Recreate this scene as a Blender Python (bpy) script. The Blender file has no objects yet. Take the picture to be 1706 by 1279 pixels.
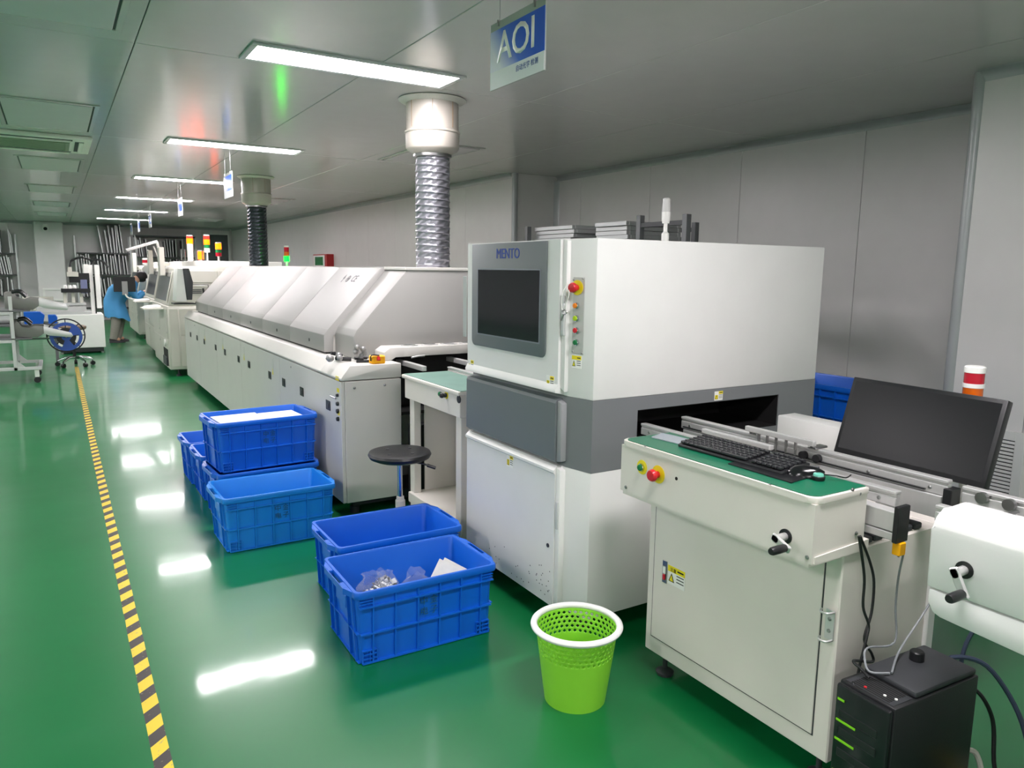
import bpy, bmesh, math, random
from mathutils import Vector, Matrix
random.seed(7)
SC = bpy.context.scene
COL = SC.collection
# ------------------------------------------------------------------ camera
IW, IH = 1706.0, 1279.0
F, YAW, PIT, ROLL, CH = 1240.595, math.radians(31.37885), math.radians(8.68082), math.radians(0.73109), 1.5
CAM = Vector((0, 0, CH))
_fw = Vector((math.sin(YAW)*math.cos(PIT), math.cos(YAW)*math.cos(PIT), -math.sin(PIT)))
_r = Vector((math.cos(YAW), -math.sin(YAW), 0)); _u = _r.cross(_fw)
_r, _u = math.cos(ROLL)*_r + math.sin(ROLL)*_u, -math.sin(ROLL)*_r + math.cos(ROLL)*_u
cd = bpy.data.cameras.new('camera'); cam = bpy.data.objects.new('camera', cd); COL.objects.link(cam)
cd.sensor_width = 36; cd.sensor_fit = 'HORIZONTAL'; cd.lens = F*36/IW; cd.clip_start = .02; cd.clip_end = 200
mw = Matrix((( _r.x, _u.x, -_fw.x, CAM.x), (_r.y, _u.y, -_fw.y, CAM.y), (_r.z, _u.z, -_fw.z, CAM.z), (0, 0, 0, 1)))
cam.matrix_world = mw
SC.camera = cam
def W(px, py, ax, v):
    """photo pixel -> point on the axis plane (ax = v) that the thing touches"""
    d = _fw + _r*((px-IW/2)/F) - _u*((py-IH/2)/F)
    i = 'xyz'.index(ax); t = (v-CAM[i])/d[i]
    return CAM + d*t
# ------------------------------------------------------------------ world, exposure
wd = bpy.data.worlds.new('world'); SC.world = wd; wd.use_nodes = True
wd.node_tree.nodes['Background'].inputs[0].default_value = (.8, .85, .9, 1)
wd.node_tree.nodes['Background'].inputs[1].default_value = .05
vs = SC.view_settings
vs.view_transform = 'Standard'; vs.look = 'None'; vs.gamma = 1; vs.use_curve_mapping = False
vs.exposure = 2.35
LAMP = 12.0            # emission of the ceiling LED panels
# ------------------------------------------------------------------ materials
def lin(c): return tuple(((v/255)/12.92 if v/255 <= .04045 else ((v/255+.055)/1.055)**2.4) for v in c)
MATS = {}
def mat(name, rgb, rough=.5, metal=0, spec=.5, coat=0, var=.0, vscale=6, bump=0, bscale=60, emit=0, alpha=1, trans=0, stretch=None, coat_rough=.05):
    if name in MATS: return MATS[name]
    m = bpy.data.materials.new(name); m.use_nodes = True
    nt = m.node_tree; b = nt.nodes['Principled BSDF']; L = nt.links
    col = (*lin(rgb), 1)
    b.inputs['Base Color'].default_value = col
    b.inputs['Roughness'].default_value = rough; b.inputs['Metallic'].default_value = metal
    b.inputs['Specular IOR Level'].default_value = spec
    b.inputs['Coat Weight'].default_value = coat; b.inputs['Coat Roughness'].default_value = coat_rough
    b.inputs['Alpha'].default_value = alpha; b.inputs['Transmission Weight'].default_value = trans
    tc = nt.nodes.new('ShaderNodeTexCoord'); mp = nt.nodes.new('ShaderNodeMapping')
    L.new(tc.outputs['Object'], mp.inputs['Vector'])
    if stretch: mp.inputs['Scale'].default_value = stretch
    nz = nt.nodes.new('ShaderNodeTexNoise'); nz.inputs['Scale'].default_value = vscale; nz.inputs['Detail'].default_value = 4
    L.new(mp.outputs[0], nz.inputs['Vector'])
    v = var if var else .04
    hs = nt.nodes.new('ShaderNodeMix'); hs.data_type = 'RGBA'
    hs.inputs[6].default_value = tuple(c*(1-v) for c in col[:3]) + (1,)
    hs.inputs[7].default_value = tuple(min(1, c*(1+v)) for c in col[:3]) + (1,)
    L.new(nz.outputs['Fac'], hs.inputs[0]); L.new(hs.outputs[2], b.inputs['Base Color'])
    if emit:
        b.inputs['Emission Color'].default_value = col; b.inputs['Emission Strength'].default_value = emit
    if bump:
        n2 = nt.nodes.new('ShaderNodeTexNoise'); n2.inputs['Scale'].default_value = bscale; n2.inputs['Detail'].default_value = 3
        L.new(mp.outputs[0], n2.inputs['Vector'])
        bp = nt.nodes.new('ShaderNodeBump'); bp.inputs['Strength'].default_value = bump; bp.inputs['Distance'].default_value = .01
        L.new(n2.outputs['Fac'], bp.inputs['Height']); L.new(bp.outputs[0], b.inputs['Normal'])
    MATS[name] = m
    return m
M_white = mat('powder_white', (226, 226, 224), .38, bump=.05, bscale=500)
M_oven = mat('oven_cream', (206, 204, 199), .36, bump=.04, bscale=400)
M_hood = mat('hood_silver', (152, 151, 148), .46, metal=.1, bump=.15, bscale=3, stretch=(1, .35, 1))
M_cream = mat('machine_cream', (200, 198, 188), .42)
M_desk = mat('desk_white', (222, 217, 209), .4, bump=.04, bscale=500)
M_grey = mat('band_grey', (118, 121, 124), .42, bump=.05, bscale=500)
M_grey2 = mat('bezel_grey', (104, 110, 113), .4)
M_dark = mat('dark_grey', (52, 54, 58), .5)
M_black = mat('black_plastic', (22, 23, 26), .4, bump=.05, bscale=300)
M_void = mat('black_interior', (9, 9, 10), .7)
M_screen = mat('screen_glass', (15, 17, 27), .1, spec=.28)
M_matscreen = mat('matte_screen', (16, 17, 20), .3, spec=.32)
M_alu = mat('aluminium', (206, 206, 205), .38, metal=.55, stretch=(1, 20, 1))
M_chrome = mat('chrome', (210, 212, 215), .12, metal=1)
M_steel = mat('steel', (160, 160, 160), .3, metal=1)
M_crate = mat('crate_blue', (10, 96, 205), .36, var=.08, vscale=9, spec=.45)
M_crate2 = mat('crate_blue_light', (22, 124, 214), .36, var=.08, vscale=9, spec=.45)
M_cmark = mat('crate_print', (12, 78, 112), .6)
M_green_btn = mat('green_button', (10, 112, 62), .3)
M_red_btn = mat('red_button', (198, 28, 38), .3)
M_orange_btn = mat('orange_button', (238, 130, 20), .3)
M_ygreen_btn = mat('lime_button', (170, 200, 20), .3)
M_yellow = mat('yellow_print', (232, 214, 20), .5)
M_whiteprint = mat('white_print', (236, 236, 232), .5)
M_blackprint = mat('black_print', (24, 24, 22), .5)
M_redprint = mat('red_print', (196, 40, 50), .5)
M_mat = mat('green_mat', (12, 104, 74), .35, bump=.03, bscale=300)
M_matold = mat('worn_green_mat', (108, 142, 130), .45, var=.2, vscale=8)
M_bin = mat('lime_plastic', (140, 214, 56), .35)
M_binrim = mat('bin_rim_white', (238, 238, 236), .35)
M_pvc = mat('pvc_white', (178, 172, 163), .3)
M_stain = mat('rust_drip', (140, 106, 66), .6)
M_foam = mat('silicone_bead', (214, 212, 204), .6, bump=.5, bscale=40)
M_blue_logo = mat('logo_blue', (34, 66, 150), .5)
M_orange = mat('orange_plastic', (250, 176, 6), .35)
M_paper = mat('paper', (232, 232, 228), .7)
M_cable = mat('black_cable', (20, 22, 24), .5)
M_cable_g = mat('grey_cable', (128, 132, 136), .5)
M_cable_b = mat('blue_grey_cable', (58, 70, 92), .5)
ORD = ['leftmost', 'second', 'third', 'fourth', 'fifth', 'sixth', 'seventh', 'eighth', 'ninth', 'tenth', 'eleventh', 'twelfth', 'thirteenth', 'fourteenth', 'fifteenth']
M_cable_w = mat('white_cable', (196, 192, 184), .5)
M_tiegreen = mat('green_strip', (130, 210, 30), .4)
M_frame = mat('frame_alloy', (188, 190, 190), .38, metal=.5)
M_rack = mat('rack_grey', (110, 112, 114), .5, metal=.3)
M_rackdark = mat('rack_dark', (60, 62, 64), .5)
M_skin = mat('skin', (196, 150, 124), .5)
M_hair = mat('hair_black', (24, 22, 22), .5)
M_gown = mat('gown_blue', (78, 156, 214), .7, var=.12, vscale=7, bump=.5, bscale=9)
M_trouser = mat('trouser_grey', (138, 134, 126), .8, var=.1)
M_shoe = mat('shoe_dark', (40, 40, 42), .6)
M_reel = mat('reel_blue', (44, 78, 158), .45)
M_feeder = mat('feeder_grey', (124, 124, 120), .5, metal=.2)
M_acwhite = mat('ac_white', (236, 238, 226), .45)
M_acslot = mat('ac_grille', (140, 152, 130), .6)
M_filter = mat('filter_panel', (210, 206, 207), .42)
M_gasket = mat('gasket_dark', (40, 58, 56), .6)
M_bag = mat('clear_bag', (225, 228, 232), .1, alpha=.15, spec=.8, bump=.8, bscale=22)
M_pcb = mat('pcb_white', (222, 220, 208), .5, var=.12, vscale=30)
M_silverbits = mat('silver_parts', (150, 150, 150), .4, metal=.5, var=.9, vscale=70)
M_lampframe = mat('lamp_frame', (205, 205, 205), .4)
M_tcap = mat('tower_cap_white', (232, 232, 228), .35)
M_tred = mat('tower_red', (176, 16, 40), .2)
M_torange = mat('tower_orange', (200, 92, 16), .2)
M_tgreen = mat('tower_green', (24, 120, 60), .25)
M_on_orange = mat('tower_orange_lit', (255, 74, 0), .3, emit=2.0)
M_on_green = mat('tower_green_lit', (0, 255, 12), .3, emit=8)
M_on_red = mat('tower_red_lit', (230, 40, 30), .3, emit=.5)
M_wallbox = mat('fire_box_red', (180, 30, 36), .4)
M_glass = mat('dim_glass', (150, 158, 158), .08, alpha=.45)
M_pane = mat('window_pane', (96, 104, 106), .1, alpha=.8)
M_led = None
# LED diffuser: real lamp surface
M_led = bpy.data.materials.new('led_diffuser'); M_led.use_nodes = True
_b = M_led.node_tree.nodes['Principled BSDF']; _b.inputs['Base Color'].default_value = (.9, .9, .9, 1)
_b.inputs['Emission Color'].default_value = (1, .935, .965, 1); _b.inputs['Emission Strength'].default_value = LAMP
# ------------------------------------------------------------------ mesh builder
class MB:
    def __init__(s): s.bm = bmesh.new(); s.mi = 0; s.T = None
    def _v(s, p):
        p = Vector(p)
        return s.bm.verts.new(s.T @ p if s.T else p)
    def _f(s, vs):
        try:
            f = s.bm.faces.new(vs); f.material_index = s.mi; return f
        except ValueError: return None
    def box(s, x0, x1, y0, y1, z0, z1, bev=0, seg=1):
        v = [s._v((x, y, z)) for x in (x0, x1) for y in (y0, y1) for z in (z0, z1)]
        fs = [s._f([v[i] for i in q]) for q in ((0, 1, 3, 2), (4, 6, 7, 5), (0, 4, 5, 1), (2, 3, 7, 6), (0, 2, 6, 4), (1, 5, 7, 3))]
        if bev:
            es = list({e for f in fs if f for e in f.edges})
            r = bmesh.ops.bevel(s.bm, geom=es, offset=bev, segments=seg, affect='EDGES', profile=.5)
            for f in r['faces']: f.material_index = s.mi
        return s
    def cbox(s, c, sx, sy, sz, bev=0, seg=1):
        return s.box(c[0]-sx/2, c[0]+sx/2, c[1]-sy/2, c[1]+sy/2, c[2]-sz/2, c[2]+sz/2, bev, seg)
    def prism(s, pts, ax, a, b, bev=0):
        def P(p, t):
            return (t, p[0], p[1]) if ax == 'x' else ((p[0], t, p[1]) if ax == 'y' else (p[0], p[1], t))
        A = [s._v(P(p, a)) for p in pts]; B = [s._v(P(p, b)) for p in pts]; n = len(pts)
        fs = [s._f(A[::-1]), s._f(B)] + [s._f([A[i], A[(i+1) % n], B[(i+1) % n], B[i]]) for i in range(n)]
        if bev:
            es = list({e for f in fs if f for e in f.edges})
            r = bmesh.ops.bevel(s.bm, geom=es, offset=bev, segments=2, affect='EDGES', profile=.5)
            for f in r['faces']: f.material_index = s.mi
        return s
    def ring(s, c, r, n, u, v):
        return [s._v(Vector(c) + u*(r*math.cos(2*math.pi*i/n)) + v*(r*math.sin(2*math.pi*i/n))) for i in range(n)]
    def skin(s, rings, cap0=True, cap1=True, closed=True):
        for a, b in zip(rings, rings[1:]):
            n = len(a)
            for i in range(n if closed else n-1): s._f([a[i], a[(i+1) % n], b[(i+1) % n], b[i]])
        if cap0: s._f(rings[0][::-1])
        if cap1: s._f(rings[-1])
        return s
    def cyl(s, p0, p1, r0, r1=None, n=16, caps=True):
        p0, p1 = Vector(p0), Vector(p1); r1 = r0 if r1 is None else r1
        d = (p1-p0).normalized(); u = d.orthogonal().normalized(); v = d.cross(u)
        return s.skin([s.ring(p0, r0, n, u, v), s.ring(p1, r1, n, u, v)], caps, caps)
    def tube(s, pts, r, n=8, smooth=0):
        pts = [Vector(p) for p in pts]
        if smooth: pts = spline(pts, smooth)
        d = (pts[1]-pts[0]).normalized(); u = d.orthogonal().normalized(); rings = []
        for i, p in enumerate(pts):
            t = (pts[min(i+1, len(pts)-1)]-pts[max(i-1, 0)]).normalized()
            u = (u - t*u.dot(t)).normalized(); v = t.cross(u)
            rr = r[i] if isinstance(r, (list, tuple)) else r
            rings.append(s.ring(p, rr, n, u, v))
        return s.skin(rings)
    def lathe(s, prof, c=(0, 0, 0), ax=(0, 0, 1), n=32, cap0=True, cap1=True):
        c = Vector(c); d = Vector(ax).normalized(); u = d.orthogonal().normalized(); v = d.cross(u)
        return s.skin([s.ring(c + d*z, max(r, 1e-4), n, u, v) for r, z in prof], cap0, cap1)
    def ball(s, c, r, n=12, m=8, sc=(1, 1, 1)):
        rings = []
        for j in range(1, m):
            a = math.pi*j/m
            rings.append([s._v((c[0]+sc[0]*r*math.sin(a)*math.cos(2*math.pi*i/n), c[1]+sc[1]*r*math.sin(a)*math.sin(2*math.pi*i/n), c[2]-sc[2]*r*math.cos(a))) for i in range(n)])
        return s.skin(rings)
    def quad(s, a, b, c, d):
        s._f([s._v(p) for p in (a, b, c, d)]); return s
    def build(s, name, m, parent=None, smooth=35, sub=None):
        bmesh.ops.recalc_face_normals(s.bm, faces=s.bm.faces[:])
        if parent is not None:
            off = base_of(parent)
            bmesh.ops.translate(s.bm, verts=s.bm.verts[:], vec=-off)
        me = bpy.data.meshes.new(name); s.bm.to_mesh(me); s.bm.free()
        for x in (m if isinstance(m, (list, tuple)) else [m]): me.materials.append(x)
        if smooth:
            me.polygons.foreach_set('use_smooth', [True]*len(me.polygons)); me.set_sharp_from_angle(angle=math.radians(smooth))
        o = bpy.data.objects.new(name, me); COL.objects.link(o)
        if parent is not None: o.parent = parent
        return o
def base_of(o):
    v = Vector((0, 0, 0))
    while o is not None: v = v + o.location; o = o.parent
    return v
def spline(P, k):
    out = []
    for i in range(len(P)-1):
        p0, p1, p2, p3 = P[max(i-1, 0)], P[i], P[i+1], P[min(i+2, len(P)-1)]
        for j in range(k):
            t = j/k
            out.append(.5*((2*p1) + (p2-p0)*t + (2*p0-5*p1+4*p2-p3)*t*t + (3*p1-p0-3*p2+p3)*t**3))
    return out + [P[-1]]
def tag(o, label=None, cat=None, group=None, kind=None):
    if label: o['label'] = label
    if cat: o['category'] = cat
    if group: o['group'] = group
    if kind: o['kind'] = kind
    return o
def thing(name, label, cat, loc=(0, 0, 0), group=None):
    o = bpy.data.objects.new(name, None); COL.objects.link(o); o.location = loc; o.empty_display_size = .1
    return tag(o, label, cat, group)
def copy_tree(o, parent=None):
    c = o.copy(); COL.objects.link(c); c.parent = parent
    for ch in [x for x in bpy.data.objects if x.parent is o]: copy_tree(ch, c)
    return c
def text(s, name, m, parent, o, right, up, size, ext=.0006, align='CENTER', sx=1, bold=0, shear=0, heavy=0):
    cu = bpy.data.curves.new('t', 'FONT'); cu.body = s; cu.size = 1; cu.align_x = align; cu.align_y = 'CENTER'; cu.offset = bold; cu.shear = shear
    cu.resolution_u = 3; cu.extrude = 0
    ob = bpy.data.objects.new('t', cu); COL.objects.link(ob)
    dg = bpy.context.evaluated_depsgraph_get(); me = bpy.data.meshes.new_from_object(ob.evaluated_get(dg))
    bpy.data.objects.remove(ob); bpy.data.curves.remove(cu)
    R_, U_ = Vector(right).normalized(), Vector(up).normalized(); N = R_.cross(U_); o = Vector(o) - (base_of(parent) if parent else Vector())
    me.transform(Matrix(((R_.x*size*sx, U_.x*size, N.x, o.x), (R_.y*size*sx, U_.y*size, N.y, o.y), (R_.z*size*sx, U_.z*size, N.z, o.z), (0, 0, 0, 1))))
    bm = bmesh.new(); bm.from_mesh(me)
    if heavy:
        g0 = bm.faces[:]
        for k in (-1, 1):
            d = bmesh.ops.duplicate(bm, geom=g0); bmesh.ops.translate(bm, verts=[g for g in d['geom'] if isinstance(g, bmesh.types.BMVert)], vec=R_*(k*heavy*size) - N*(.00015*(k+2)))
    r = bmesh.ops.extrude_face_region(bm, geom=bm.faces[:])
    bmesh.ops.translate(bm, verts=[g for g in r['geom'] if isinstance(g, bmesh.types.BMVert)], vec=N*ext)
    bmesh.ops.recalc_face_normals(bm, faces=bm.faces[:]); bm.to_mesh(me); bm.free()
    me.name = name; me.materials.clear(); me.materials.append(m)
    ob = bpy.data.objects.new(name, me); COL.objects.link(ob); ob.parent = parent
    return ob
def frameT(o, right, up):
    """local frame: x right, y up, z out of the surface"""
    R_, U_ = Vector(right).normalized(), Vector(up).normalized(); N = R_.cross(U_)
    return Matrix(((R_.x, U_.x, N.x, o[0]), (R_.y, U_.y, N.y, o[1]), (R_.z, U_.z, N.z, o[2]), (0, 0, 0, 1)))
FRONT = ((0, -1, 0), (0, 0, 1))     # surfaces that face -X: right is -Y
SIDE = ((1, 0, 0), (0, 0, 1))       # surfaces that face -Y: right is +X
def warning_label(parent, o, fr, w, h, full=False):
    b = MB(); b.T = frameT(o, *fr)
    b.mi = 0; b.box(-w/2, w/2, -h/2, h/2, 0, .0012)
    b.mi = 1; b.box(-w*.02 if not full else -w/2, w/2, h*.18, h/2, .0012, .0016)
    b.box(-w*.45, -w*.08, -h*.38, h*.1, .0012, .0015) if not full else None
    b.mi = 2
    b.prism([(-w*.44, -h*.34), (-w*.10, -h*.34), (-w*.27, h*.12)], 'z', .0015, .0019)
    b.mi = 1; b.prism([(-w*.38, -h*.30), (-w*.16, -h*.30), (-w*.27, h*.02)], 'z', .0019, .0022)
    b.mi = 2
    for i in range(3): b.box(w*.02, w*.44, h*(.06-.16*i), h*(.11-.16*i), .0012, .0016)
    b.box(w*.06, w*.42, h*.3, h*.38, .0016, .002)
    return b.build('warning_label', [M_whiteprint, M_yellow, M_blackprint], parent, 0)
def mushroom(parent, o, fr, ring=True, r=.02, m=M_red_btn, name='emergency_stop_button', tilt=0):
    T = frameT(o, *fr)
    b = MB(); b.T = T; b.lathe([(.007, 0), (.012, .004), (.012, .014), (r*.7, .018), (r, .024), (r, .03), (r*.8, .037), (.003, .039)], n=20)
    k = b.build(name, m, parent)
    if ring:
        b = MB(); b.T = T; b.lathe([(r*1.45, 0), (r*1.45, .002)], n=28); b.build('button_ring', M_yellow, k)
    return k
def pushbutton(parent, o, fr, m, r=.011, ring=None):
    T = frameT(o, *fr)
    b = MB(); b.T = T; b.lathe([(r*1.25, 0), (r*1.25, .008), (r*1.05, .010)], n=18); k = b.build('button_bezel', M_chrome, parent)
    b = MB(); b.T = T; b.lathe([(r, .010), (r, .014), (r*.8, .016)], n=18); b.build('button_cap', m, k)
    if ring:
        b = MB(); b.T = T; b.lathe([(ring, 0), (ring, .002)], n=28); b.build('button_ring', M_yellow, k)
    return k
def screw(parent, o, fr, r=.006):
    b = MB(); b.T = frameT(o, *fr); b.lathe([(r, 0), (r, .002), (r*.6, .004)], n=10)
    return b.build('screw', M_steel, parent)
# ------------------------------------------------------------------ surface materials
def floor_mat():
    m = bpy.data.materials.new('green_epoxy'); m.use_nodes = True
    nt = m.node_tree; b = nt.nodes['Principled BSDF']; L = nt.links
    tc = nt.nodes.new('ShaderNodeTexCoord')
    n1 = nt.nodes.new('ShaderNodeTexNoise'); n1.inputs['Scale'].default_value = .9; n1.inputs['Detail'].default_value = 6
    L.new(tc.outputs['Object'], n1.inputs['Vector'])
    mx = nt.nodes.new('ShaderNodeMix'); mx.data_type = 'RGBA'
    mx.inputs[6].default_value = (*lin((0, 98, 48)), 1); mx.inputs[7].default_value = (*lin((6, 116, 62)), 1)
    L.new(n1.outputs['Fac'], mx.inputs[0]); L.new(mx.outputs[2], b.inputs['Base Color'])
    # fine scuffs change the gloss a little
    mp = nt.nodes.new('ShaderNodeMapping'); mp.inputs['Scale'].default_value = (1, 1.6, 1); mp.inputs['Rotation'].default_value = (0, 0, .5)
    L.new(tc.outputs['Object'], mp.inputs['Vector'])
    n2 = nt.nodes.new('ShaderNodeTexNoise'); n2.inputs['Scale'].default_value = 2.2; n2.inputs['Detail'].default_value = 8
    L.new(mp.outputs[0], n2.inputs['Vector'])
    mr = nt.nodes.new('ShaderNodeMapRange'); mr.inputs[1].default_value = .35; mr.inputs[2].default_value = .75; mr.inputs[3].default_value = .32; mr.inputs[4].default_value = .36
    L.new(n2.outputs['Fac'], mr.inputs[0]); L.new(mr.outputs[0], b.inputs['Roughness'])
    b.inputs['Specular IOR Level'].default_value = .42
    b.inputs['Coat Weight'].default_value = .42; b.inputs['Coat Roughness'].default_value = .075
    n3 = nt.nodes.new('ShaderNodeTexNoise'); n3.inputs['Scale'].default_value = 5; n3.inputs['Detail'].default_value = 2
    L.new(tc.outputs['Object'], n3.inputs['Vector'])
    bp = nt.nodes.new('ShaderNodeBump'); bp.inputs['Strength'].default_value = .12; bp.inputs['Distance'].default_value = .004
    L.new(n3.outputs['Fac'], bp.inputs['Height']); L.new(bp.outputs[0], b.inputs['Normal']); L.new(bp.outputs[0], b.inputs['Coat Normal'])
    return m
M_floor = floor_mat()
M_ceil = mat('ceiling_steel', (196, 195, 192), .17, spec=.55, bump=.03, bscale=3, stretch=(1, 1, 1))
M_wall = mat('wall_steel', (226, 224, 223), .3, spec=.5, bump=.02, bscale=4)
M_trim = mat('cove_trim', (176, 180, 182), .35, metal=.2)
M_joint = mat('panel_joint', (176, 178, 178), .6)
X0, XW, XF, XP, YB, YE, YS, YP, HC = -8.0, 5.2, 4.6, 4.42, -4.0, 23.6, 7.5, 2.32, 2.6
def structure(name, b, m, parent=None, smooth=0):
    o = b.build(name, m, parent, smooth)
    if parent is None: o['kind'] = 'structure'
    return o
structure('floor', MB().box(X0-.2, XW+.3, YB-.2, YE+.3, -.1, 0), M_floor)
ceil = structure('ceiling', MB().box(X0-.2, XW+.3, YB-.2, YE+.3, HC+.032, HC+.1), M_joint)
# one steel panel mesh shared by every ceiling panel
PX, PY, GAP = 1.17, 3.2, .004
pm = None
for i in range(-8, 5):
    for j in range(-2, 7):
        xa, ya = .42+PX*(i-0), 1.15+PY*j
        if xa > XW or xa+PX < X0 or ya+PY < YB: continue
        if pm is None:
            b = MB().box(GAP/2, PX-GAP/2, GAP/2, PY-GAP/2, 0, .034, .0025, 1); o = b.build('ceiling_panel', M_ceil, None, 0); pm = o.data
        else: o = bpy.data.objects.new('ceiling_panel', pm); COL.objects.link(o)
        o.parent = ceil; o.location = (xa, ya, HC)
# walls: dark core + steel panels
def wall(name, x0, x1, y0, y1):
    return structure(name, MB().box(x0, x1, y0, y1, 0, HC+.03), M_joint)
def panels(parent, along, fixed, sgn, a, b, off=0, th=.03):
    """panels on a wall: along = 'x' or 'y', facing sgn on the other axis"""
    t = a
    while t < b-.02:
        e = min(t+PX, b)
        lo, hi = (fixed-th, fixed) if sgn < 0 else (fixed, fixed+th)
        m = MB()
        if along == 'y': m.box(lo, hi, t+.002, e-.002, 0, HC, .002)
        else: m.box(t+.002, e-.002, lo, hi, 0, HC, .002)
        m.build('wall_panel', M_wall, parent, 0)
        t = e
w = wall('wall_right', XW, XW+.1, YP, YS); panels(w, 'y', XW, -1, YP+.03, YS-.0)
w = wall('wall_right_far', XF, XF+.7, YS+.03, YE); panels(w, 'y', XF, -1, YS+.03, YE); panels(w, 'x', YS+.03, -1, XF-.03, XW-.03)
w = wall('wall_right_near', XP, XW+.1, YB, YP); panels(w, 'y', XP, -1, YB+.07, YP+.03)
w = wall('wall_end', X0, XF, YE, YE+.1); panels(w, 'x', YE, -1, X0+.03, XF-.03)
w = wall('wall_left', X0-.1, X0, YB, YE); panels(w, 'y', X0, 1, YB+.03, YE-.03)
w = wall('wall_back', X0, XP, YB-.1, YB); panels(w, 'x', YB, 1, X0+.03, XP-.03)
# column in front of the end wall
b = MB().box(-.40, .26, 23.2, 23.57, 0, HC, .03, 3); o = structure('wall_column', b, M_wall, None, 35)
# cove trims along ceiling and corners
def cove(name, along, fixed, sgn, a, b_):
    m = MB(); r = .055; c = [(0, 0), (0, -r)] + [(sgn*r*(1-math.cos(t)), -r+r*math.sin(t)) for t in [math.pi/2*k/6 for k in range(1, 6)]] + [(sgn*r, 0)]
    if along == 'y': m.prism([(fixed+p[0], HC+p[1]) for p in c], 'y', a, b_)
    else: m.prism([(fixed+p[0], HC+p[1]) for p in c], 'x', a, b_)
    return structure(name, m, M_trim, None, 35)
cove('trim_1', 'y', XW-.03, -1, YP+.05, YS-.01)
cove('trim_2', 'y', XF-.03, -1, YS+.06, YE-.03)
cove('trim_3', 'y', XP-.03, -1, YB+.03, YP)
cove('trim_4', 'x', YE-.03, -1, .28, XF-.09); cove('trim_5', 'x', YE-.03, -1, X0+.03, -.42)
structure('trim_6', MB().cyl((XP-.012, YP+.012, 0), (XP-.012, YP+.012, HC), .035, n=16), M_trim, None, 35)
structure('trim_7', MB().cyl((XF-.012, YS+.012, 0), (XF-.012, YS+.012, HC), .035, n=16), M_trim, None, 35)
structure('trim_8', MB().prism([(XW-.03, YS), (XW-.03, YS-.05), (XW-.045, YS-.02), (XW-.08, YS)], 'z', 0, HC-.056), M_trim, None, 35)
# ------------------------------------------------------------------ ceiling lights
def ceiling_light(x, y, label, group='LED ceiling panels'):
    t = thing('ceiling_light', label, 'ceiling light', (x, y, HC), group)
    w, d, f = 1.19, .33, .032
    b = MB()
    for (xa, xb, ya, yb) in ((-w/2, w/2, -d/2, -d/2+f), (-w/2, w/2, d/2-f, d/2), (-w/2, -w/2+f, -d/2+f, d/2-f), (w/2-f, w/2, -d/2+f, d/2-f)):
        b.box(x+xa, x+xb, y+ya, y+yb, HC-.012, HC, .002)
    b.build('frame', M_lampframe, t, 0)
    MB().box(x-w/2+f, x+w/2-f, y-d/2+f, y+d/2-f, HC-.008, HC).build('diffuser', M_led, t, 0)
names = ['nearest and largest glowing LED ceiling panel, beside the white exhaust pipe', 'second glowing LED ceiling panel, beyond the nearest large one',
         'third glowing LED ceiling panel from the front, short of the far exhaust pipe', 'fourth glowing LED ceiling panel from the front',
         'fifth glowing LED ceiling panel from the front', 'farthest and shortest-looking glowing LED ceiling panel']
LX = 1.505
for i in range(6): ceiling_light(LX, 4.15+3.26*i, names[i])
for i in (1, 2): ceiling_light(LX, 4.15-3.26*i, ('LED ceiling panel straight above the viewer, before the nearest visible one', 'LED ceiling panel behind the viewer, at the end of the aisle row')[i-1], 'LED ceiling panels outside the view')
for row, x in (('second', -2.05), ('third', -5.6)):  # unseen rows, added as fill to brighten upright faces turned left
    for i in range(-2, 6): ceiling_light(x, 4.15+3.26*i, '%s LED ceiling panel of the %s row, added left of the view for fill light' % (('first', *ORD[1:])[i+2], row), 'LED ceiling panels outside the view')
# ------------------------------------------------------------------ air supply panels and hatches flush in the ceiling
def air_panel(x0, x1, y0, y1, label, name='air_supply_panel', cat='ceiling panel', group='air supply panels in the ceiling'):
    t = thing(name, label, cat, ((x0+x1)/2, (y0+y1)/2, HC), group)
    b = MB(); f = .03
    for q in ((x0-f, x1+f, y0-f, y0), (x0-f, x1+f, y1, y1+f), (x0-f, x0, y0, y1), (x1, x1+f, y0, y1)): b.box(*q, HC-.008, HC, .002)
    b.build('frame', M_ceil, t, 0)
    MB().box(x0, x1, y0, y1, HC-.002, HC).build('gasket', M_gasket, t, 0)
    MB().box(x0+.012, x1-.012, y0+.012, y1-.012, HC-.012, HC-.001, .004).build('panel', M_filter, t, 0)
an = ['square air supply panel cut by the top left corner of the view', 'air supply panel just in front of the air conditioner', 'air supply panel just beyond the air conditioner',
      'fourth air supply panel of the left ceiling row', 'fifth air supply panel of the left ceiling row', 'farthest air supply panel, above the camera on the column']
for i in range(6): air_panel(-.25, .32, 2.98+3.2*i, 4.16+3.2*i, an[i])
air_panel(2.92, 3.42, 6.2, 7.4, 'ceiling hatch with a dark gap behind the near exhaust pipe', 'ceiling_hatch', 'hatch', 'ceiling hatches on the right')
air_panel(2.92, 3.42, 12.55, 13.6, 'ceiling hatch beside the far exhaust pipe', 'ceiling_hatch', 'hatch', 'ceiling hatches on the right')
air_panel(2.95, 3.5, 18.9, 19.9, 'farthest ceiling hatch near the end wall', 'ceiling_hatch', 'hatch', 'ceiling hatches on the right')
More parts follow.
